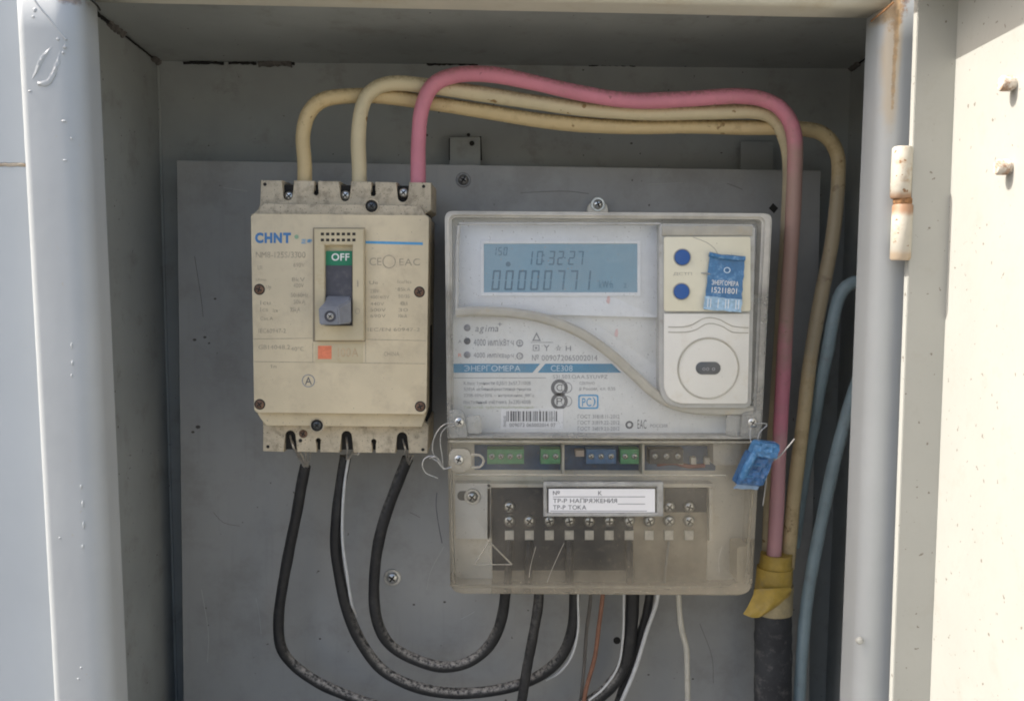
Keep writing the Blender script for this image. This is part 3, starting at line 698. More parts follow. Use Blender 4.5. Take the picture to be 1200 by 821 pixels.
# rim of the upper cover (frame round the front panel)
def ring(outer, inner, y0, y1, mat, name, parent, yin=None, bev=1.2, seg=3):
    bm = bmesh.new(); n = len(outer); yin = y0 if yin is None else yin
    a = [bm.verts.new(p) for p in pts(outer, y0)]; b = [bm.verts.new(p) for p in pts(inner, yin)]
    ab = [bm.verts.new((v.co.x, y1, v.co.z)) for v in a]; bb = [bm.verts.new((v.co.x, y1, v.co.z)) for v in b]
    es = []
    for i in range(n):
        j = (i+1) % n
        bm.faces.new((a[i], a[j], b[j], b[i])); bm.faces.new((a[j], a[i], ab[i], ab[j])); bm.faces.new((b[i], b[j], bb[j], bb[i])); bm.faces.new((ab[i], ab[j], bb[j], bb[i]))
    es = [e for e in bm.edges if all(v in a for v in e.verts) or all(v in b for v in e.verts)]
    if bev: bmesh.ops.bevel(bm, geom=es, offset=bev, segments=seg, affect='EDGES')
    return obj(name, bm, mat, parent)
m_rim_c = clear('rim_clear', (.62, .60, .55), .30, .62, 30, rough=.15, grad=[('Z', .178, .187, .4)])
m_lug = clear('lug_clear', (.62, .61, .57), .25, .5, 40, rough=.12)
ring(rquad([(521, 247), (906, 250), (893, 515), (524, 514)], [10, 10, 3, 3], 6), rquad([(529, 254.5), (894, 257), (882, 511), (531, 510)], [6, 6, 3, 3], 6), YC, -57, m_rim_c, 'cover_rim', me_, bev=1.3, seg=4)
obj('upper_cover', sheet(rquad([(529, 254), (896, 256.5), (886, 512), (531, 511)], [6, 6, 3, 3]), YC+2.2), m_cover_up, me_)
# lcd window and lcd
obj('display_window', prism(rquad([(537, 263), (774, 264), (772, 372), (537, 366)], 3), YP-2.5, YP+.5, .6), m_win, me_)
ring(rr(563, 281.5, 751, 347), rr(567, 285.5, 747, 342.5), YP-3.3, YP-2.4, m_win, 'display_bezel', me_, bev=.2)
lcd = obj('display', prism(rr(566.5, 285, 747.5, 343), YP-2.7, YP-2.2), m_lcd, me_)
YL = YP-2.7
SEG = {'0': 'abcdef', '1': 'bc', '2': 'abged', '3': 'abgcd', '7': 'abc', '5': 'afgcd', '-': 'g', '8': 'abcdefg', '6': 'afgedc', '9': 'abcdfg', '4': 'fgbc'}
def digit(ch, x, y, w_, h, t, sl=.10):
    polys = {'a': (0, 0, 1, 0), 'g': (0, .5, 1, .5), 'd': (0, 1, 1, 1), 'f': (0, 0, 0, .5), 'e': (0, .5, 0, 1), 'b': (1, 0, 1, .5), 'c': (1, .5, 1, 1)}
    bm = bmesh.new()
    for s in SEG[ch]:
        ax, ay, bx_, by = polys[s]; g = .5
        X = lambda u, v: (x+u+sl*(h-v), y+v)
        if ay == by:
            v = ay*h + (t/2 if ay == 0 else -t/2 if ay == 1 else 0)
            q = [X(g, v-t/2), X(w_-g, v-t/2), X(w_-g-t*.4, v+t/2), X(g+t*.4, v+t/2)]
        else:
            u = t/2 if ax == 0 else w_-t/2
            q = [X(u-t/2, ay*h+g), X(u+t/2, ay*h+g), X(u+t/2, by*h-g), X(u-t/2, by*h-g)]
        bm.faces.new([bm.verts.new(P(a, b, YL)-Vector((0, .08, 0))) for a, b in q])
    return obj('display_digit', bm, m_seg, lcd)
for i, ch in enumerate('00000771'): digit(ch, 575.5+i*15.1, 316.5, 9.6, 23.5, 2.2)
for i, (ch, x) in enumerate((('1', 619), ('0', 628), ('3', 642), ('2', 652.5), ('2', 665.5), ('7', 675.5))): digit(ch, x - (3 if ch == '1' else 0), 294, 7.3, 16.5, 1.7)
for i, ch in enumerate('150'): digit(ch, 577+i*6.3, 289.5, 4.4, 10, 1.1)
for x, y in ((637.5, 299), (637, 306), (662, 302)): obj('display_dot', sheet(circ(x, y, 1.0, 8), YL-.08), m_seg, lcd)
obj('display_dot', sheet(circ(595.5, 309.5, 3.0, 12), YL-.08), m_seg, lcd)
text('kW·h', 702, 329, 718, 337.5, YL, m_seg, lcd, 'display_text'); text('Σ', 731, 332, 735, 337, YL, m_seg, lcd, 'display_text')
# curved ridge across the front, and inner frame of the display window
rp = [(534, 366), (560, 364.5), (600, 366.5), (640, 374), (680, 390), (715, 414), (745, 441), (768, 462), (790, 474), (815, 479.5), (845, 481), (882, 481)]
def ribbon(l, wpx, y0, h, mat, name, parent, seg=4):
    c = catmull([Vector((a, b, 0)) for a, b in l], 8); bm = bmesh.new(); rows = []
    for i, p in enumerate(c):
        t = (c[min(i+1, len(c)-1)]-c[max(i-1, 0)]).normalized(); n = Vector((-t.y, t.x, 0))
        row = []
        for k in range(seg*2+1):
            u = -1+k/seg; hh = h*(1-abs(u)**6)
            q = p+n*(u*wpx/2); v = P(q.x, q.y, y0); v.y -= hh; row.append(bm.verts.new(v))
        rows.append(row)
    for a, b in zip(rows, rows[1:]):
        for k in range(len(a)-1): bm.faces.new((a[k], a[k+1], b[k+1], b[k]))
    return obj(name, bm, mat, parent, sharp=60)
ribbon(rp, 11.5, YC+2.1, 1.3, m_ridge, 'cover_ridge', me_)
ribbon([(535, 366), (535.5, 330), (536, 290), (538, 264)], 4, YC+2.1, .8, m_rim, 'cover_ridge', me_)
ribbon([(538, 262), (600, 262), (700, 262), (774, 262)], 3.0, YC+2.1, .6, m_rim, 'cover_ridge', me_)
# right hand module
mod = obj('module_frame', prism(rquad([(773, 262), (885, 263), (880, 478), (773, 477)], [4, 4, 6, 26], 7), YX+1.5, YP, 1.0, 3), m_rim, me_)
obj('module_upper_door', prism(rr(778.5, 277.5, 879.5, 364.5, 2), YX, YX+3, .5), m_cream, me_)
obj('module_top_bar', prism(rr(776, 264.5, 882, 276), YX+.6, YX+3, .4), m_ridge, me_)
obj('module_lower_door', prism(rquad([(778.5, 367.5), (878.5, 367.5), (876, 472.5), (778.5, 472.5)], [1, 1, 3, 24], 8), YX, YX+3, .5), m_modw, me_)
for px, py in ((799.5, 301.5), (798.5, 341.5)):
    b_ = obj('button', lathe_y([(4.05, .5), (4.05, -.7), (3.7, -1.1), (2.4, -1.0), (.01, -.9)], *P(px, py, YX), n=28), m_button, me_)
    obj('button_ring', lathe_y([(4.7, .1), (4.65, -.2), (4.15, -.25), (4.1, .1)], *P(px, py, YX), n=28), m_ridge, me_)
text('ДСТП     КНЛ', 789, 319, 840, 323, YX, m_ridge, me_)
obj('optical_ring', lathe_y([(16.6, .1), (16.4, -.45), (15.9, -.5), (15.5, .1)], *P(830, 431.5, YX), n=56), m_ridge, me_)
obj('optical_window', prism(rr(815.5, 424, 844.5, 438.5, 7, 6), YX-.4, YX+.2, .2), m_oval, me_)
text('oo o', 823, 430.5, 838, 434, YX-.4, m_ink, me_)
ribbon([(783, 383), (800, 383), (812, 380), (822, 374), (832, 372), (845, 375), (858, 382), (877, 384)], 1.2, YX, .25, m_ridge, 'moulded_line', me_, 2)
ribbon([(783, 389), (803, 389), (816, 386), (826, 380), (836, 379), (848, 383), (858, 389), (877, 390)], 1.2, YX, .25, m_ridge, 'moulded_line', me_, 2)
ribbon([(812, 278), (828, 284), (838, 292), (842, 300)], .8, YX, .15, m_ridge, 'moulded_line', me_, 2)
# print on the white panel
YQ = YP
for k, yy in enumerate((384, 399.5, 415.5)):
    obj('indicator_lamp', lathe_y([(1.9, .2), (1.8, -.4), (1.0, -.8), (.01, -.9)], *P(547.5, yy, YQ), n=14), m_ink_d if k == 1 else m_ink, me_)
text('agima', 557, 381, 584, 391, YQ, m_ink, me_, shear=.2); text('+', 583.5, 377.5, 588, 382, YQ, m_ink, me_)
text('4000 имп/кВт·ч', 555, 397, 602, 405, YQ, m_ink, me_); text('4000 имп/квар·ч', 555, 413, 602, 421, YQ, m_ink, me_)
text('A', 537, 398, 541, 402, YQ, m_ink, me_); text('R', 537, 414, 541, 418, YQ, m_orange, me_)
for cy in (402, 417): obj('printed_ring', lathe_y([(1.9, -.05), (1.9, -.1), (1.4, -.1), (1.4, -.05)], *P(609, cy, YQ), n=20), m_ink, me_)
text('±', 606.5, 399.5, 611.5, 404.5, YQ, m_ink, me_); text('10', 606.5, 414.5, 611.5, 419.5, YQ, m_ink, me_)
text('△', 623.5, 389, 634, 399.5, YQ, m_ink, me_, bold=.02)
text('▣', 624.5, 404, 632, 411, YQ, m_ink, me_, bold=.01); text('Y', 637, 404, 644, 411, YQ, m_ink, me_); text('☆', 651, 404, 658, 411, YQ, m_ink, me_); text('H', 663, 405, 669, 411, YQ, m_ink, me_)
text('№ 009072065002014', 623.5, 415.5, 700, 422.5, YQ, m_ink, me_)
obj('printed_line', prism(rr(622, 400.8, 648, 401.4), YQ-.1, YQ), m_ink, me_)
obj('brand_band', prism([(531.5, 426), (633, 426), (624, 436.5), (531.8, 436.5)], YQ-.1, YQ), m_band, me_)
obj('brand_band', prism([(639, 426), (717, 426), (728, 436.5), (630, 436.5)], YQ-.1, YQ), m_band, me_)
text('ЭНЕРГОМЕРА', 544, 427.6, 610, 434.8, YQ-.1, m_band_t, me_, bold=0); text('CE308', 645.5, 427.8, 671, 434.8, YQ-.1, m_band_t, me_, bold=0)
text('S31.503.OAA.SYUVFZ', 648, 439, 712, 443.5, YQ, m_ink, me_)
obj('printed_line', prism(rr(532, 442.2, 640, 442.9), YQ-.1, YQ), m_ink, me_)
for k, b_ in enumerate(('Класс точности 0,5S/1 3x57,7/100В', '5(10)А активная-реактивная энергия', '220В-10%+20% ~ напряжение, 50Гц', 'постоянная счётчика 3x230/400В')):
    text(b_, 543.5, 446.6+k*7.2, (622, 622, 626, 622)[k], 451.4+k*7.2, YQ, m_ink, me_)
text('Тип сетей: трёх/четырёхпроводная', 543.5, 475, 625, 479.4, YQ, m_ink_g, me_)
for cy in (454, 470):
    obj('conformity_mark', lathe_y([(4.6, -.05), (4.6, -.12), (2.7, -.12), (2.7, -.05)], *P(655.5, cy, YQ), n=24), m_ink_d, me_)
    obj('conformity_mark', lathe_y([(3.0, -.05), (3.0, -.16), (2.6, -.16), (2.6, -.05)], *P(664, cy, YQ), n=24), m_ink, me_)
    text('C' if cy < 460 else 'Р', 652, cy-4, 659, cy+4, YQ-.1, m_ink_d, me_)
text('СДЕЛАНО', 679, 447, 697, 451, YQ, m_ink, me_); text('в России  кл. 0,5S', 679, 453.4, 721, 457.6, YQ, m_ink, me_)
bm = prism(rr(677.5, 462, 701.5, 479, 3), YQ-.1, YQ); obj('system_mark', bm, m_lblue, me_); obj('system_mark', prism(rr(679.5, 464, 699.5, 477, 2), YQ-.18, YQ), m_front, me_)
text('РС', 682, 466, 693, 476, YQ-.2, m_lblue, me_, bold=.015); text(')', 694, 465, 698, 476, YQ-.2, m_lblue, me_, bold=.01)
for k, b_ in enumerate(('ГОСТ 31818.11-2012', 'ГОСТ 31819.22-2012', 'ГОСТ 31819.23-2012')): text(b_, 677, 485.3+k*7.1, 726, 490+k*7.1, YQ, m_ink, me_)
text('EAC', 764-17, 491.5, 757.5, 502, YQ, m_ink_d, me_); obj('conformity_mark', lathe_y([(2.2, -.05), (2.2, -.12), (1.1, -.12), (1.1, -.05)], *P(737.5, 497.5, YQ), n=18), m_ink_d, me_)
text('РОССИЯ', 762, 496.5, 782, 500.5, YQ, m_ink, me_)
lb = obj('barcode_label', prism(rr(587, 478.5, 660, 502.5), YQ-.12, YQ), m_paper, me_)
x = 593.5; rb = random.Random(3); bm = bmesh.new()
while x < 652:
    w_ = rb.choice((.7, .7, 1.1, 1.6, 2.2)); bm.faces.new([bm.verts.new(P(a, b, YQ-.12)-Vector((0, .08, 0))) for a, b in rr(x, 481.5, x+w_, 493.5)]); x += w_+rb.choice((.7, .9, 1.3, 1.8))
obj('barcode_bars', bm, m_ink_d, lb)
text('009072 065002014 07', 597, 495.5, 651, 499.8, YQ-.12, m_ink_d, lb)
text('308', 590, 487, 593, 500, YQ-.12, m_ink, lb)
for px, py in ((713, 351), (722.5, 390), (664, 382)):
    obj('marker_smudge', crumple_dot(px, py), M('pink_marker', (.74, .52, .52), .6), me_)
# screws of the upper cover in clear lugs
for px, py in ((538, 494.5), (882, 495)):
    inst(scr_small, me_, P(px, py, YC-.4), .2, 'cover_screw', 1.12)
obj('screw_lug', prism(rquad([(526, 480), (543, 480), (548, 512), (527, 513)], [2, 8, 2, 2]), YC-.3, YC+3, .6), m_lug, me_)
obj('screw_lug', prism(rr(547, 487, 564, 508, 3), YC+.6, YC+3, .6), m_lug, me_)
obj('screw_lug', prism(rquad([(870, 483), (892, 482), (890, 513), (868, 513)], [5, 2, 2, 2]), YC-.3, YC+3, .6), m_lug, me_)
obj('screw_lug', prism(rr(852, 486, 869, 511, 3), YC+.6, YC+3, .6), m_lug, me_)
# ---- lower compartment: board, connectors, terminal block, label, under the clear cover
obj('lower_deck', prism(rquad([(530, 514), (889, 515), (880, 690), (531, 688)], [2, 2, 14, 12]), -56, -50, .5), m_base, me_)
obj('circuit_board', prism([(556, 521), (841, 522), (838, 551), (556, 550)], -59, -56.1), m_pcb, me_)
def conn(x0, x1, n, mat):
    c = obj('connector', prism(rr(x0, 526, x1, 543.5), -67, -59, .5), mat, me_)
    for k in range(n): inst(scr_small, c, P(x0+(x1-x0)*(k+.5)/n, 534.5, -67), random.random()*3, 'screw', .72)
conn(571, 614, 4, m_conn); conn(633.5, 657, 2, m_conn); conn(687, 722, 3, m_conb); conn(727, 749, 2, m_conn); conn(761, 801, 3, m_block)
obj('jumper', prism(rr(674.5, 527.5, 685, 535), -65, -59, .5), M('pale_jumper', (.6, .5, .42), .5), me_)
obj('wire_lead', tube(path([(770, 544, -60), (790, 542, -62), (806, 546, -60), (826, 545, -60)]), 1.2, 8), m_red, me_)
for px in (798, 813, 829): obj('pin', prism(rr(px-3, 536, px+3, 544), -63, -59, .3), m_sqr, me_)
for px in (660, 754): obj('divider_rib', prism(rr(px-1.5, 520, px+1.5, 557), -70, -56, .4), m_base, me_)
obj('corner_pad', prism(rquad([(533, 566), (575, 566), (575, 631), (534, 631)], 2), -66, -56, .6), M('pad_grey', (.76, .74, .69), .5, var=.04), me_)
inst(scr_pan, me_, P(553.5, 581.5, -66.3), .3, 'screw', 1.05)
obj('slot_recess', prism(rr(536, 575, 556, 586, 5), -66.15, -65.8), M('slot_dark', (.2, .19, .17), .7), me_)
blk = obj('terminal_block', prism([(576, 571), (831, 572), (828, 690), (577, 688)], -62, -50, .8), m_bake, me_)
obj('terminal_face', prism([(576, 571), (743, 571.5), (741, 668), (577, 668)], -62.5, -60, .3), m_block, me_)
obj('terminal_face', prism([(779, 571.8), (829, 572), (828, 600), (779, 600)], -62.4, -60, .3), m_block, me_)
for q in (rr(570.5, 566.5, 835.5, 571), rr(570.5, 571.4, 575.2, 634), rr(831, 571.4, 835.5, 634)): obj('block_border', prism(q, -66, -56, .3), m_base, me_)
obj('pale_block', prism(rr(836, 509, 868, 545, 2), -72, -56, .5), m_base, me_)
for k in range(10):
    px = 597+k*23.4
    inst(scr_zinc, me_, P(px, 610, -63.2), random.random()*3, 'terminal_screw', 1.1)
    if k in (0, 8, 9): inst(scr_zinc, me_, P(px, 593.5, -63.2), random.random()*3, 'terminal_screw', 1.1)
    obj('wire_window', prism(rr(px-5.2, 621.5, px+5.2, 632.5), -63.6, -61, .3), m_sqr, me_)
    if k in (0, 2, 5, 7): obj('wire_end', tube([P(px, 632, -60), P(px+random.uniform(-2, 2), 646, -59), P(px, 656, -58)], .9, 7), m_sqr, me_)
# label holder
YH = -84.5
obj('label_holder', prism(rr(637.5, 565.5, 777, 604.5, 2), YH+1.2, YH+6, .6), m_label_cl, me_)
ring(rr(637, 565, 777.5, 605), rr(641, 570, 770, 601), YH, YH+5, clear('label_frame_clear', (.74, .73, .70), .35, .6, 60, rough=.1), 'label_frame', me_, bev=.5)
lp = obj('paper_label', prism(rr(643, 572.5, 767.5, 600), YH+.9, YH+1.1), m_paper, me_)
text('№', 648, 574.8, 656, 579.6, YH+.9, m_ink_d, lp); text('К', 701, 575, 705.5, 579.8, YH+.9, m_ink_d, lp)
text('ТР-Р НАПРЯЖЕНИЯ', 648, 583.5, 723, 588.8, YH+.9, m_ink_d, lp, bold=0); text('ТР-Р ТОКА', 648, 591.4, 687, 596.6, YH+.9, m_ink_d, lp, bold=0)
for yy, x0, x1 in ((581.4, 648, 756), (589.8, 724, 756), (598, 645, 758)): obj('printed_line', prism(rr(x0, yy, x1, yy+.8), YH+.8, YH+1), m_ink, lp)
for px, dx, c in ((597, -2, m_block), (620, -1, m_block), (667, 0, m_block), (737, 1, m_block), (784, -6, m_greywd)):
    obj('terminal_wire', tube([P(px, 634, -63), P(px+dx*.4, 650, -66), P(px+dx*.8, 672, -66), P(px+dx, 692, -60)], .8 if c is not m_block else 2.2, 8), c, me_)
# clear terminal cover shell
lc = prism(rquad([(524, 515.5), (891, 516.5), (881, 697), (528, 695)], [2, 2, 16, 14], 6), -82, -20, 8, 6, back=False)
obj('terminal_cover', lc, m_cover_lo, me_, sharp=70)
m_edge = clear('cover_edge_clear', (.62, .57, .47), .4, .75, 40, rough=.2)
for l, r in (([(527, 517, -82.2), (700, 517.5, -82.2), (890, 518, -82.2)], .8), ([(531, 672, -81), (533, 682, -80), (542, 686, -79.5), (700, 687, -79.5), (866, 688, -79.5), (874, 683, -80), (877, 672, -81)], .9),
             ([(534, 556, -82.2), (700, 556.5, -82.2), (850, 557, -82.2)], .5), ([(886, 520, -80.5), (879, 610, -80.5), (874, 676, -80.5)], .9), ([(528.5, 520, -80.5), (530, 610, -80.5), (532, 676, -80.5)], .7),
             ([(573, 634, -82.4), (556, 661, -82.4)], .45), ([(573, 634, -82.4), (600, 661, -82.4)], .45), ([(556, 661, -82.4), (600, 661, -82.4)], .3), ([(573, 634, -82.4), (576, 660, -82.4)], .3)):
    if len(l) == 2: l = [l[0], tuple((a+b)/2 for a, b in zip(*l)), l[1]]
    obj('cover_edge', tube(path(l), r, 8), m_edge, me_)
for l in ([(628, 640), (622, 662), (620, 676)], [(661, 636), (648, 664), (641, 682)], [(846, 640), (842, 655), (843, 670)]):
    obj('cover_scratch', tube([P(a, b, -82.02) for a, b in l], .08, 5), m_sqr, me_)
obj('cover_lug', prism(rr(526, 526, 552, 553, 8), -83.6, -80, .8), m_edge, me_)
inst(scr_small, me_, P(537.5, 538.5, -83.8), .1, 'cover_screw', 1.12)
ribbon([(550, 533), (562, 533), (567, 540), (562, 547), (550, 547)], 3, -82, 1.0, m_edge, 'cover_lug', me_)
obj('end_clip', prism(rr(864, 640, 879, 684, 3), -76, -60, .8), M('end_clip', (.55, .48, .36), .5, var=.05), me_)
obj('mounting_lug', prism(rquad([(690, 236), (711, 236), (713, 250), (688, 250)], [8, 8, 0, 0]), -6, -1, .5), m_base, me_)
inst(scr_pan, me_, P(700.5, 239.5, -6), .8, 'screw', 1.0)

# ------------------------------------------------------------ seals
s1 = thing('seal_tag', 'crumpled light blue plastic seal tag with white printing on the meter module', 'seal', P(848, 364, YX))
def crumple(quad, y, nx, ny, amp, seed=1, thick=.5, wave=0):
    rnd = random.Random(seed); bm = bmesh.new(); g = []
    for j in range(ny+1):
        row = []
        for i in range(nx+1):
            u, v = i/nx, j/ny
            a = Vector(quad[0]).lerp(Vector(quad[1]), u); b = Vector(quad[3]).lerp(Vector(quad[2]), u); c = a.lerp(b, v)
            p = P(c.x+rnd.uniform(-.5, .5), c.y+rnd.uniform(-.5, .5), y); p.y -= rnd.uniform(0, amp)+wave*math.sin(u*9+v*4)**2; row.append(bm.verts.new(p))
        g.append(row)
    for j in range(ny):
        for i in range(nx): bm.faces.new((g[j][i], g[j][i+1], g[j+1][i+1], g[j+1][i]))
    ex = bmesh.ops.extrude_face_region(bm, geom=list(bm.faces))
    for v in [v for v in ex['geom'] if isinstance(v, bmesh.types.BMVert)]: v.co.y += thick
    return bm
obj('tag_body', crumple([(832, 299), (873, 302), (868, 366), (825, 362)], YX-1.4, 9, 12, .35, 4, .9), m_seal, s1, sharp=20)
obj('tag_rim', tube(path([(831, 298, YX-1.8), (845, 301, YX-2.2), (858, 302, YX-2), (873, 303, YX-1.8)]), 1.3, 8, jit=.15), m_seal, s1)
obj('tag_strip', crumple([(826, 347), (870, 351), (868, 366), (824, 362)], YX-2.2, 10, 3, .3, 9, .3), M('seal_pale', (.30, .46, .62), .3, var=.2, vs=500), s1, sharp=20)
text('ЭНЕРГОМЕРА', 834, 328.5, 865.5, 334.5, YX-2.3, m_white, s1, bold=0, rot=.06); text('15211801', 834, 337, 863.5, 343.5, YX-2.3, m_white, s1, bold=0, rot=.06)
text('O', 848, 313, 856, 320, YX-2.2, m_seal_d, s1); text('11  1  11  11', 829, 350.5, 866, 361, YX-2.9, m_white, s1, bold=0, rot=.06)
obj('tag_wire', tube(path([(822, 320, YX-.5), (828, 320, YX-2.2), (832, 321, YX-2)]), .35, 6), m_sealw, s1)
s2_ = thing('seal_clip', 'twisted dark blue plastic seal hanging by wire from the meter corner', 'seal', P(880, 573, -88))
obj('seal_body', prism(rquad([(878, 529), (907, 534), (894, 570), (861, 567)], 4), -93, -86, 1.4, 3), m_seal_k, s2_)
obj('seal_wrap', crumple([(876, 531), (907, 536), (894, 568), (862, 566)], -93.6, 9, 8, 1.0, 8, .5, .9), m_seal_k, s2_, sharp=15)
obj('seal_wrap', crumple([(885, 518), (914, 521), (910, 537), (880, 533)], -95.6, 7, 5, .9, 5, .5, .8), m_seal, s2_, sharp=15)
obj('seal_head', prism(rquad([(886, 517), (915, 520), (911, 537), (880, 533)], 5), -95, -88, 1.6, 3), m_seal, s2_)
for k in range(5):
    f = k/4; ax, ay = 878-17*f, 536+27*f; 
    obj('seal_rib', tube(path([(ax+2, ay, -93.2), (ax+14, ay+2, -94.4), (ax+28, ay+3, -93.2)]), .75, 6, step=1.5), m_seal if k % 2 else m_seal_k, s2_)
obj('seal_tube', tube(path([(869, 560, -93), (876, 546, -95.5), (884, 532, -96)]), 2.0, 10, step=1.5), m_seal, s2_)
obj('seal_lip', crumple([(868, 562), (893, 562), (888, 573), (860, 572)], -92, 6, 3, .5, 2, 1.2), M('seal_lip', (.18, .27, .40), .35, var=.15, vs=300), s2_, sharp=20)
for l, r in (([(880, 500, -86), (879, 512, -87), (881, 522, -89), (880, 540, -91)], .28), ([(884, 496, -86.5), (897, 496, -87.5), (898, 499, -88), (890, 507, -88.5), (887, 520, -90)], .28),
             ([(896, 543, -92), (910, 537, -93.5), (921, 526, -95), (931, 514, -96)], .42), ([(896, 545, -91), (898, 560, -90), (896, 578, -89), (894, 592, -88)], .32)):
    obj('seal_wire', tube(path(l), r, 6, step=1.5), m_sealw, s2_)
s3 = thing('wire_seal', 'thin looped seal wire tied through the left cover screws', 'seal', P(515, 550, -86))
for l, r in (([(537, 495, -86.5), (524, 496, -87.5), (515, 502, -88), (508, 515, -88), (507, 530, -87.5), (512, 536, -87)], .34), ([(537, 497, -86.3), (524, 500, -87), (517, 508, -87.5), (516, 520, -87.5), (518, 534, -87), (519, 548, -86.5)], .34),
             ([(519, 549, -86.5), (514, 538, -88), (505, 534, -89), (497, 538, -89), (495, 546, -89), (499, 554, -88.5), (508, 558, -88), (513, 560, -87.5)], .42), ([(505, 536, -88), (512, 540, -89), (517, 546, -88), (521, 549, -87), (529, 547, -86)], .5),
             ([(503, 537, -88.6), (510, 535, -89.3), (515, 541, -88.4), (520, 550, -87)], .4)):
    obj('seal_wire', tube(path(l), r*.8, 6, step=1.2), m_sealw, s3)
tag(obj('thin_wire', tube(path([(512, 577, -60), (511, 592, -60), (514, 615, -60), (518, 636, -60)]), .3, 6), m_ink_d, origin=P(514, 620, -60)), 'hair thin dark wire hanging beside the meter left edge', 'wire')

# ------------------------------------------------------------ cables
def cable(name, l, r, mat, label, cat='cable', group=None, jit=.01, ends=None):
    q = path(l)
    for k_ in range(2, len(q)-1): q[k_] = q[k_]+Vector((random.uniform(-.45, .45), random.uniform(-.6, .6), random.uniform(-.45, .45)))
    o = obj(name, tube(q, r, 16, step=2.5, jit=jit*.6, rfun=lambda t, k=len(l): 1+.022*math.sin(31*t+k)+.018*math.sin(77*t+2*k)), mat, origin=q[0], sharp=60)
    return tag(o, label, cat, group)
RC = 4.15
G1 = 'insulated cables from the breaker top to the right side'
cable('pink_cable', [(490, 222, -48), (490, 195, -48), (490, 165, -50), (494, 128, -52), (507, 101, -54), (535, 88, -56), (575, 87, -58), (625, 97, -58), (680, 110, -58), (740, 117, -58), (800, 116, -58), (860, 112, -58), (895, 116, -58), (918, 131, -58), (930, 160, -56), (931, 210, -52), (927, 280, -48), (922, 360, -46), (918, 440, -44), (914, 530, -42), (909, 610, -40), (906, 665, -38)],
      RC+.1, m_pink, 'pink insulated cable arching from the breaker top down the right side', 'cable', G1)
cable('cream_cable', [(357, 220, -48), (357, 192, -48), (356, 160, -48), (361, 135, -48), (377, 117, -48), (405, 112, -46), (450, 114, -44), (510, 121, -42), (570, 131, -42), (640, 142, -42), (720, 148, -42), (800, 149, -42), (870, 150, -42), (930, 150, -40), (962, 156, -36), (980, 178, -34), (982, 215, -34), (975, 280, -34), (962, 350, -34), (950, 420, -34), (940, 500, -34), (930, 580, -34), (923, 665, -34)],
      RC, m_creamc, 'yellowed cream cable from the left breaker pole, lowest of the top bundle', 'cable', G1)
cable('ivory_cable', [(421, 222, -48), (421, 195, -48), (420, 165, -50), (423, 130, -51), (434, 108, -51), (458, 97, -50), (500, 100, -48), (560, 109, -48), (620, 119, -48), (690, 128, -49), (760, 132, -50), (830, 132, -50), (880, 131, -49), (905, 138, -47), (919, 158, -44), (925, 190, -40), (924, 260, -36), (918, 340, -32), (912, 440, -30), (906, 540, -30), (900, 665, -30)],
      RC, m_creamc2, 'pale ivory cable from the middle breaker pole, just under the pink one', 'cable', G1)
G2 = 'black cables looping under the meter'
cable('black_cable', [(358, 545, -36), (353, 570, -35), (347, 600, -33), (338, 645, -30), (330, 690, -28), (326, 725, -26), (329, 755, -25), (343, 778, -24), (368, 797, -24), (400, 812, -24), (440, 826, -24), (500, 845, -24)],
      3.25, m_blackc, 'dusty black cable hanging from the left breaker pole', 'cable', G2)
cable('black_cable', [(405, 534, -36), (399, 570, -36), (394, 610, -35), (394, 645, -33), (400, 685, -31), (409, 722, -29), (425, 757, -28), (450, 785, -27), (485, 804, -27), (530, 812, -26), (580, 809, -26), (625, 795, -26), (655, 772, -27), (669, 740, -28), (673, 700, -30), (674, 640, -34)],
      3.35, m_blackc, 'dusty black cable looping widest from the middle breaker pole to the meter', 'cable', G2)
cable('black_cable', [(478, 536, -36), (466, 566, -36), (452, 605, -35), (442, 645, -33), (438, 690, -31), (441, 725, -30), (455, 752, -29), (480, 770, -28), (515, 780, -28), (545, 777, -28), (568, 763, -28), (582, 740, -29), (590, 712, -30), (594, 670, -32)],
      3.35, m_blackc, 'black cable looping from the right breaker pole up into the meter', 'cable', G2)
cable('black_cable', [(632, 660, -34), (631, 705, -38), (625, 745, -40), (618, 785, -40), (610, 830, -40), (600, 860, -40)], 3.0, m_blackc, 'straight black cable crossing in front of the large loop', 'cable', G2)
cable('black_cable', [(742, 660, -30), (741, 710, -28), (738, 750, -27), (730, 782, -26), (713, 806, -26), (688, 824, -26), (640, 845, -26)], 4.1, m_blackc, 'thick black cable curving left below the meter beside the white wire', 'cable', G2)
cable('black_cable', [(764, 660, -32), (760, 706, -27), (750, 745, -24), (738, 785, -22), (722, 830, -20)], 2.6, m_blackc, 'black cable behind the slanting white wire', 'cable', G2)
cable('thin_wire', [(409, 534, -39.6), (404, 565, -40), (401, 600, -39.5), (402, 635, -38), (407, 670, -36), (412, 705, -32), (417, 722, -24)], .85, m_greyw, 'thin white wire running down along the middle black cable', 'wire')
cable('thin_wire', [(677, 660, -33), (677.5, 705, -33), (677, 740, -32), (670, 768, -31), (656, 787, -29), (640, 796, -24)], .75, m_greyw, 'thin white wire following the widest black loop up to the meter', 'wire')
cable('thin_wire', [(731, 660, -32), (731, 705, -31), (730, 745, -30), (724, 780, -30), (708, 806, -30), (690, 820, -30)], .7, m_greyw, 'thin white wire along the thick black cable', 'wire')
cable('white_wire', [(774, 660, -36), (770, 702, -34), (758, 740, -32), (745, 780, -30), (733, 810, -29), (722, 835, -28)], 1.25, m_greyw, 'slanting white wire below the meter left of the white cord', 'wire')
cable('orange_wire', [(709, 660, -34), (706, 700, -32), (702, 735, -31), (696, 770, -30), (688, 806, -30), (682, 835, -30)], 1.35, m_orangew, 'orange brown wire hanging below the meter', 'wire')
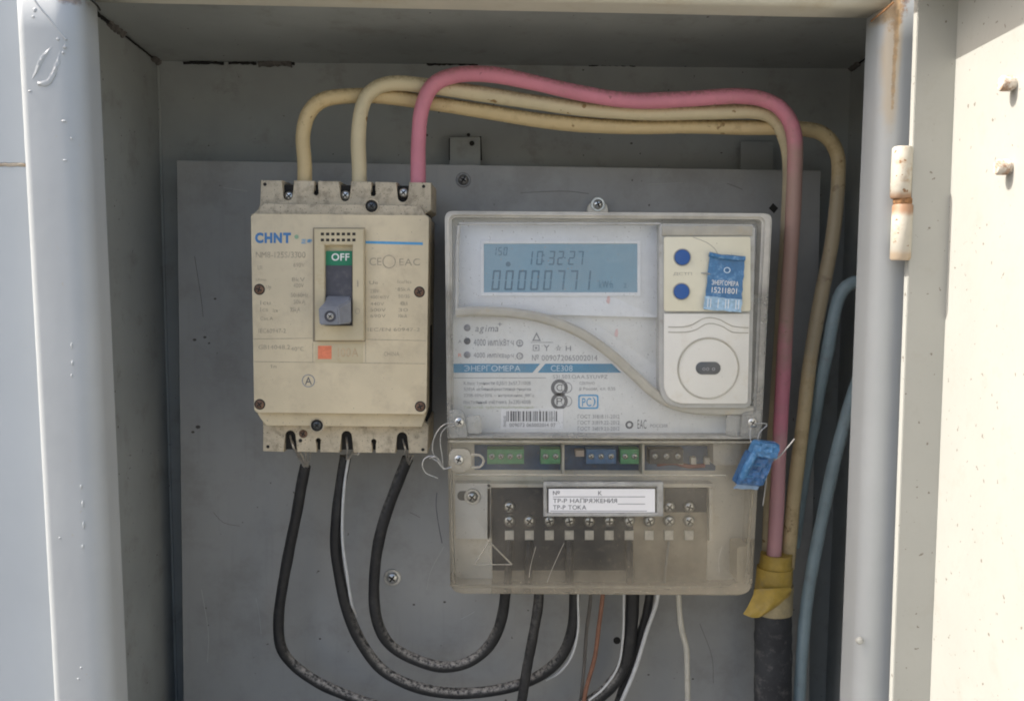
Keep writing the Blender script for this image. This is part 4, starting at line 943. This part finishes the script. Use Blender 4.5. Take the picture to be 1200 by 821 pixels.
cable('grey_wire', [(693, 660, -24), (692, 702, -22), (688, 740, -20), (684, 785, -18), (679, 835, -16)], 1.1, M('grey_brown_wire', (.17, .15, .13), .5), 'dim grey brown wire left of the orange wire', 'wire')
cable('white_cable', [(795, 660, -34), (795.5, 702, -32), (797, 730, -32), (800, 745, -31), (804, 760, -31), (806, 790, -30), (806, 835, -30)], 1.75, m_whitec, 'kinked off white cord hanging below the meter', 'cord', jit=.05)
cable('blue_grey_hose', [(1040, 338, -30), (1015, 330, -34), (997, 333, -36), (984, 347, -36), (977, 375, -36), (970, 410, -34), (962, 450, -30), (953, 500, -22), (942, 560, -14), (930, 640, -8)], 3.7, m_bluec, 'blue grey hose bending out from behind the right frame', 'hose', 'blue grey hoses')
cable('blue_grey_hose', [(1030, 400, -40), (1008, 440, -42), (992, 485, -42), (980, 530, -40), (968, 585, -38), (957, 640, -36), (947, 700, -34), (940, 760, -32), (936, 830, -30)], 3.7, m_bluec, 'straight blue grey hose running down beside the right frame', 'hose', 'blue grey hoses')
# strands splaying from the three lower breaker poles
st = []
def strands(label, lst, parent_y=-38):
    t = thing('bare_strands', label, 'wire strands', P(lst[0][-1][0], lst[0][-1][1], parent_y), 'bare wire ends under the breaker')
    for l in lst: obj('strand', tube(path([(a, b, y) for a, b, y in l]), .55, 6, step=1.5), m_strand, t)
strands('bright bare strands fanned out below the left breaker pole', [[(340, 510, -52), (344, 524, -58), (352, 538, -42), (356, 547, -38)], [(342, 516, -54), (350, 533, -45), (357, 547, -38)], [(352, 530, -46), (356, 538, -43), (358, 547, -38)], [(358, 529, -47), (359, 538, -43), (359, 547, -38)], [(364, 531, -46), (362, 540, -42), (360, 547, -38)], [(348, 534, -48), (354, 541, -43), (357, 548, -38)]])
strands('short bare strand bent sideways below the middle breaker pole', [[(406, 512, -52), (407, 526, -57), (406, 538, -40)], [(424, 524, -47), (420, 532, -48), (413, 531, -46), (408, 538, -40)], [(420, 533, -48), (414, 529, -47), (410, 536, -40)]])
strands('few bare strands tipping out below the right breaker pole', [[(472, 514, -52), (475, 526, -57), (477, 540, -38)], [(480, 534, -46), (479, 541, -40)+()], [(484, 533, -46), (481, 543, -39)]][:1]+[[(480, 532, -46), (479, 537, -43), (478, 543, -38)], [(484, 533, -46), (482, 538, -43), (479, 544, -38)]])
# sooty sleeve and yellow tape round the bundle
def oval_tube(l, rx, ry, n=20, jit=.0, step=2.5):
    c = catmull(path(l), step); bm = bmesh.new(); rows = []
    m = len(c)
    for i, p in enumerate(c):
        fx = rx[0]+(rx[1]-rx[0])*i/(m-1) if isinstance(rx, tuple) else rx
        rows.append([bm.verts.new((p.x+fx*math.cos(2*math.pi*k/n)*(1+random.uniform(-jit, jit)), p.y+ry*math.sin(2*math.pi*k/n)*(1+random.uniform(-jit, jit)), p.z)) for k in range(n)])
    for a, b in zip(rows, rows[1:]):
        for k in range(n): bm.faces.new((a[k], a[(k+1) % n], b[(k+1) % n], b[k]))
    bm.faces.new(rows[0][::-1]); bm.faces.new(rows[-1])
    return bm
tag(obj('cable_sleeve', oval_tube([(906, 690, -35), (906, 730, -35), (906, 780, -35), (905, 850, -35)], 11.2, 9, 22, .025), m_trunk, origin=P(905, 850, -35), sharp=60), 'sooty black sleeve round the cable bundle below the yellow tape', 'sleeve')
tp = thing('yellow_tape', 'yellow tape wound round the cable bundle with a loose flap', 'tape', P(903, 720, -37))
obj('winding', oval_tube([(910, 648, -36), (909, 660, -36), (908, 672, -36)], (9.2, 10.2), 9, 22, .02), m_tape, tp, sharp=50)
obj('winding', oval_tube([(908, 664, -36.3), (907, 676, -36.4), (906, 690, -36.5)], (10.6, 10.9), 9.8, 22, .02), m_tape, tp, sharp=50)
obj('winding', oval_tube([(908, 684, -36.3), (907, 700, -36.4), (906, 717, -36.5)], (11.0, 11.4), 10.2, 22, .02), m_tape2, tp, sharp=50)
def flap():
    bm = bmesh.new(); g = []
    L = [(884, 690), (883, 696), (879, 705), (875, 713), (871, 719)]; Rr = [(926, 688), (928, 690), (926, 697), (918, 706), (902, 716), ]
    mid = [(0, 0)]*5
    for j in range(5):
        row = []
        for i in range(11):
            u = i/10; a = Vector(L[j]).lerp(Vector(Rr[j]), u); sag = 6*math.sin(u*math.pi)*(j/4)
            p = P(a.x, a.y+sag, -47.5-2.0*math.sin(u*math.pi)-.8*math.sin(u*7+j)+abs(u-.55)*5); row.append(bm.verts.new(p))
        g.append(row)
    for j in range(4):
        for i in range(10): bm.faces.new((g[j][i], g[j][i+1], g[j+1][i+1], g[j+1][i]))
    ex = bmesh.ops.extrude_face_region(bm, geom=list(bm.faces))
    for v in [v for v in ex['geom'] if isinstance(v, bmesh.types.BMVert)]: v.co.y += .4
    return bm
obj('loose_flap', flap(), m_tape, tp, sharp=50)
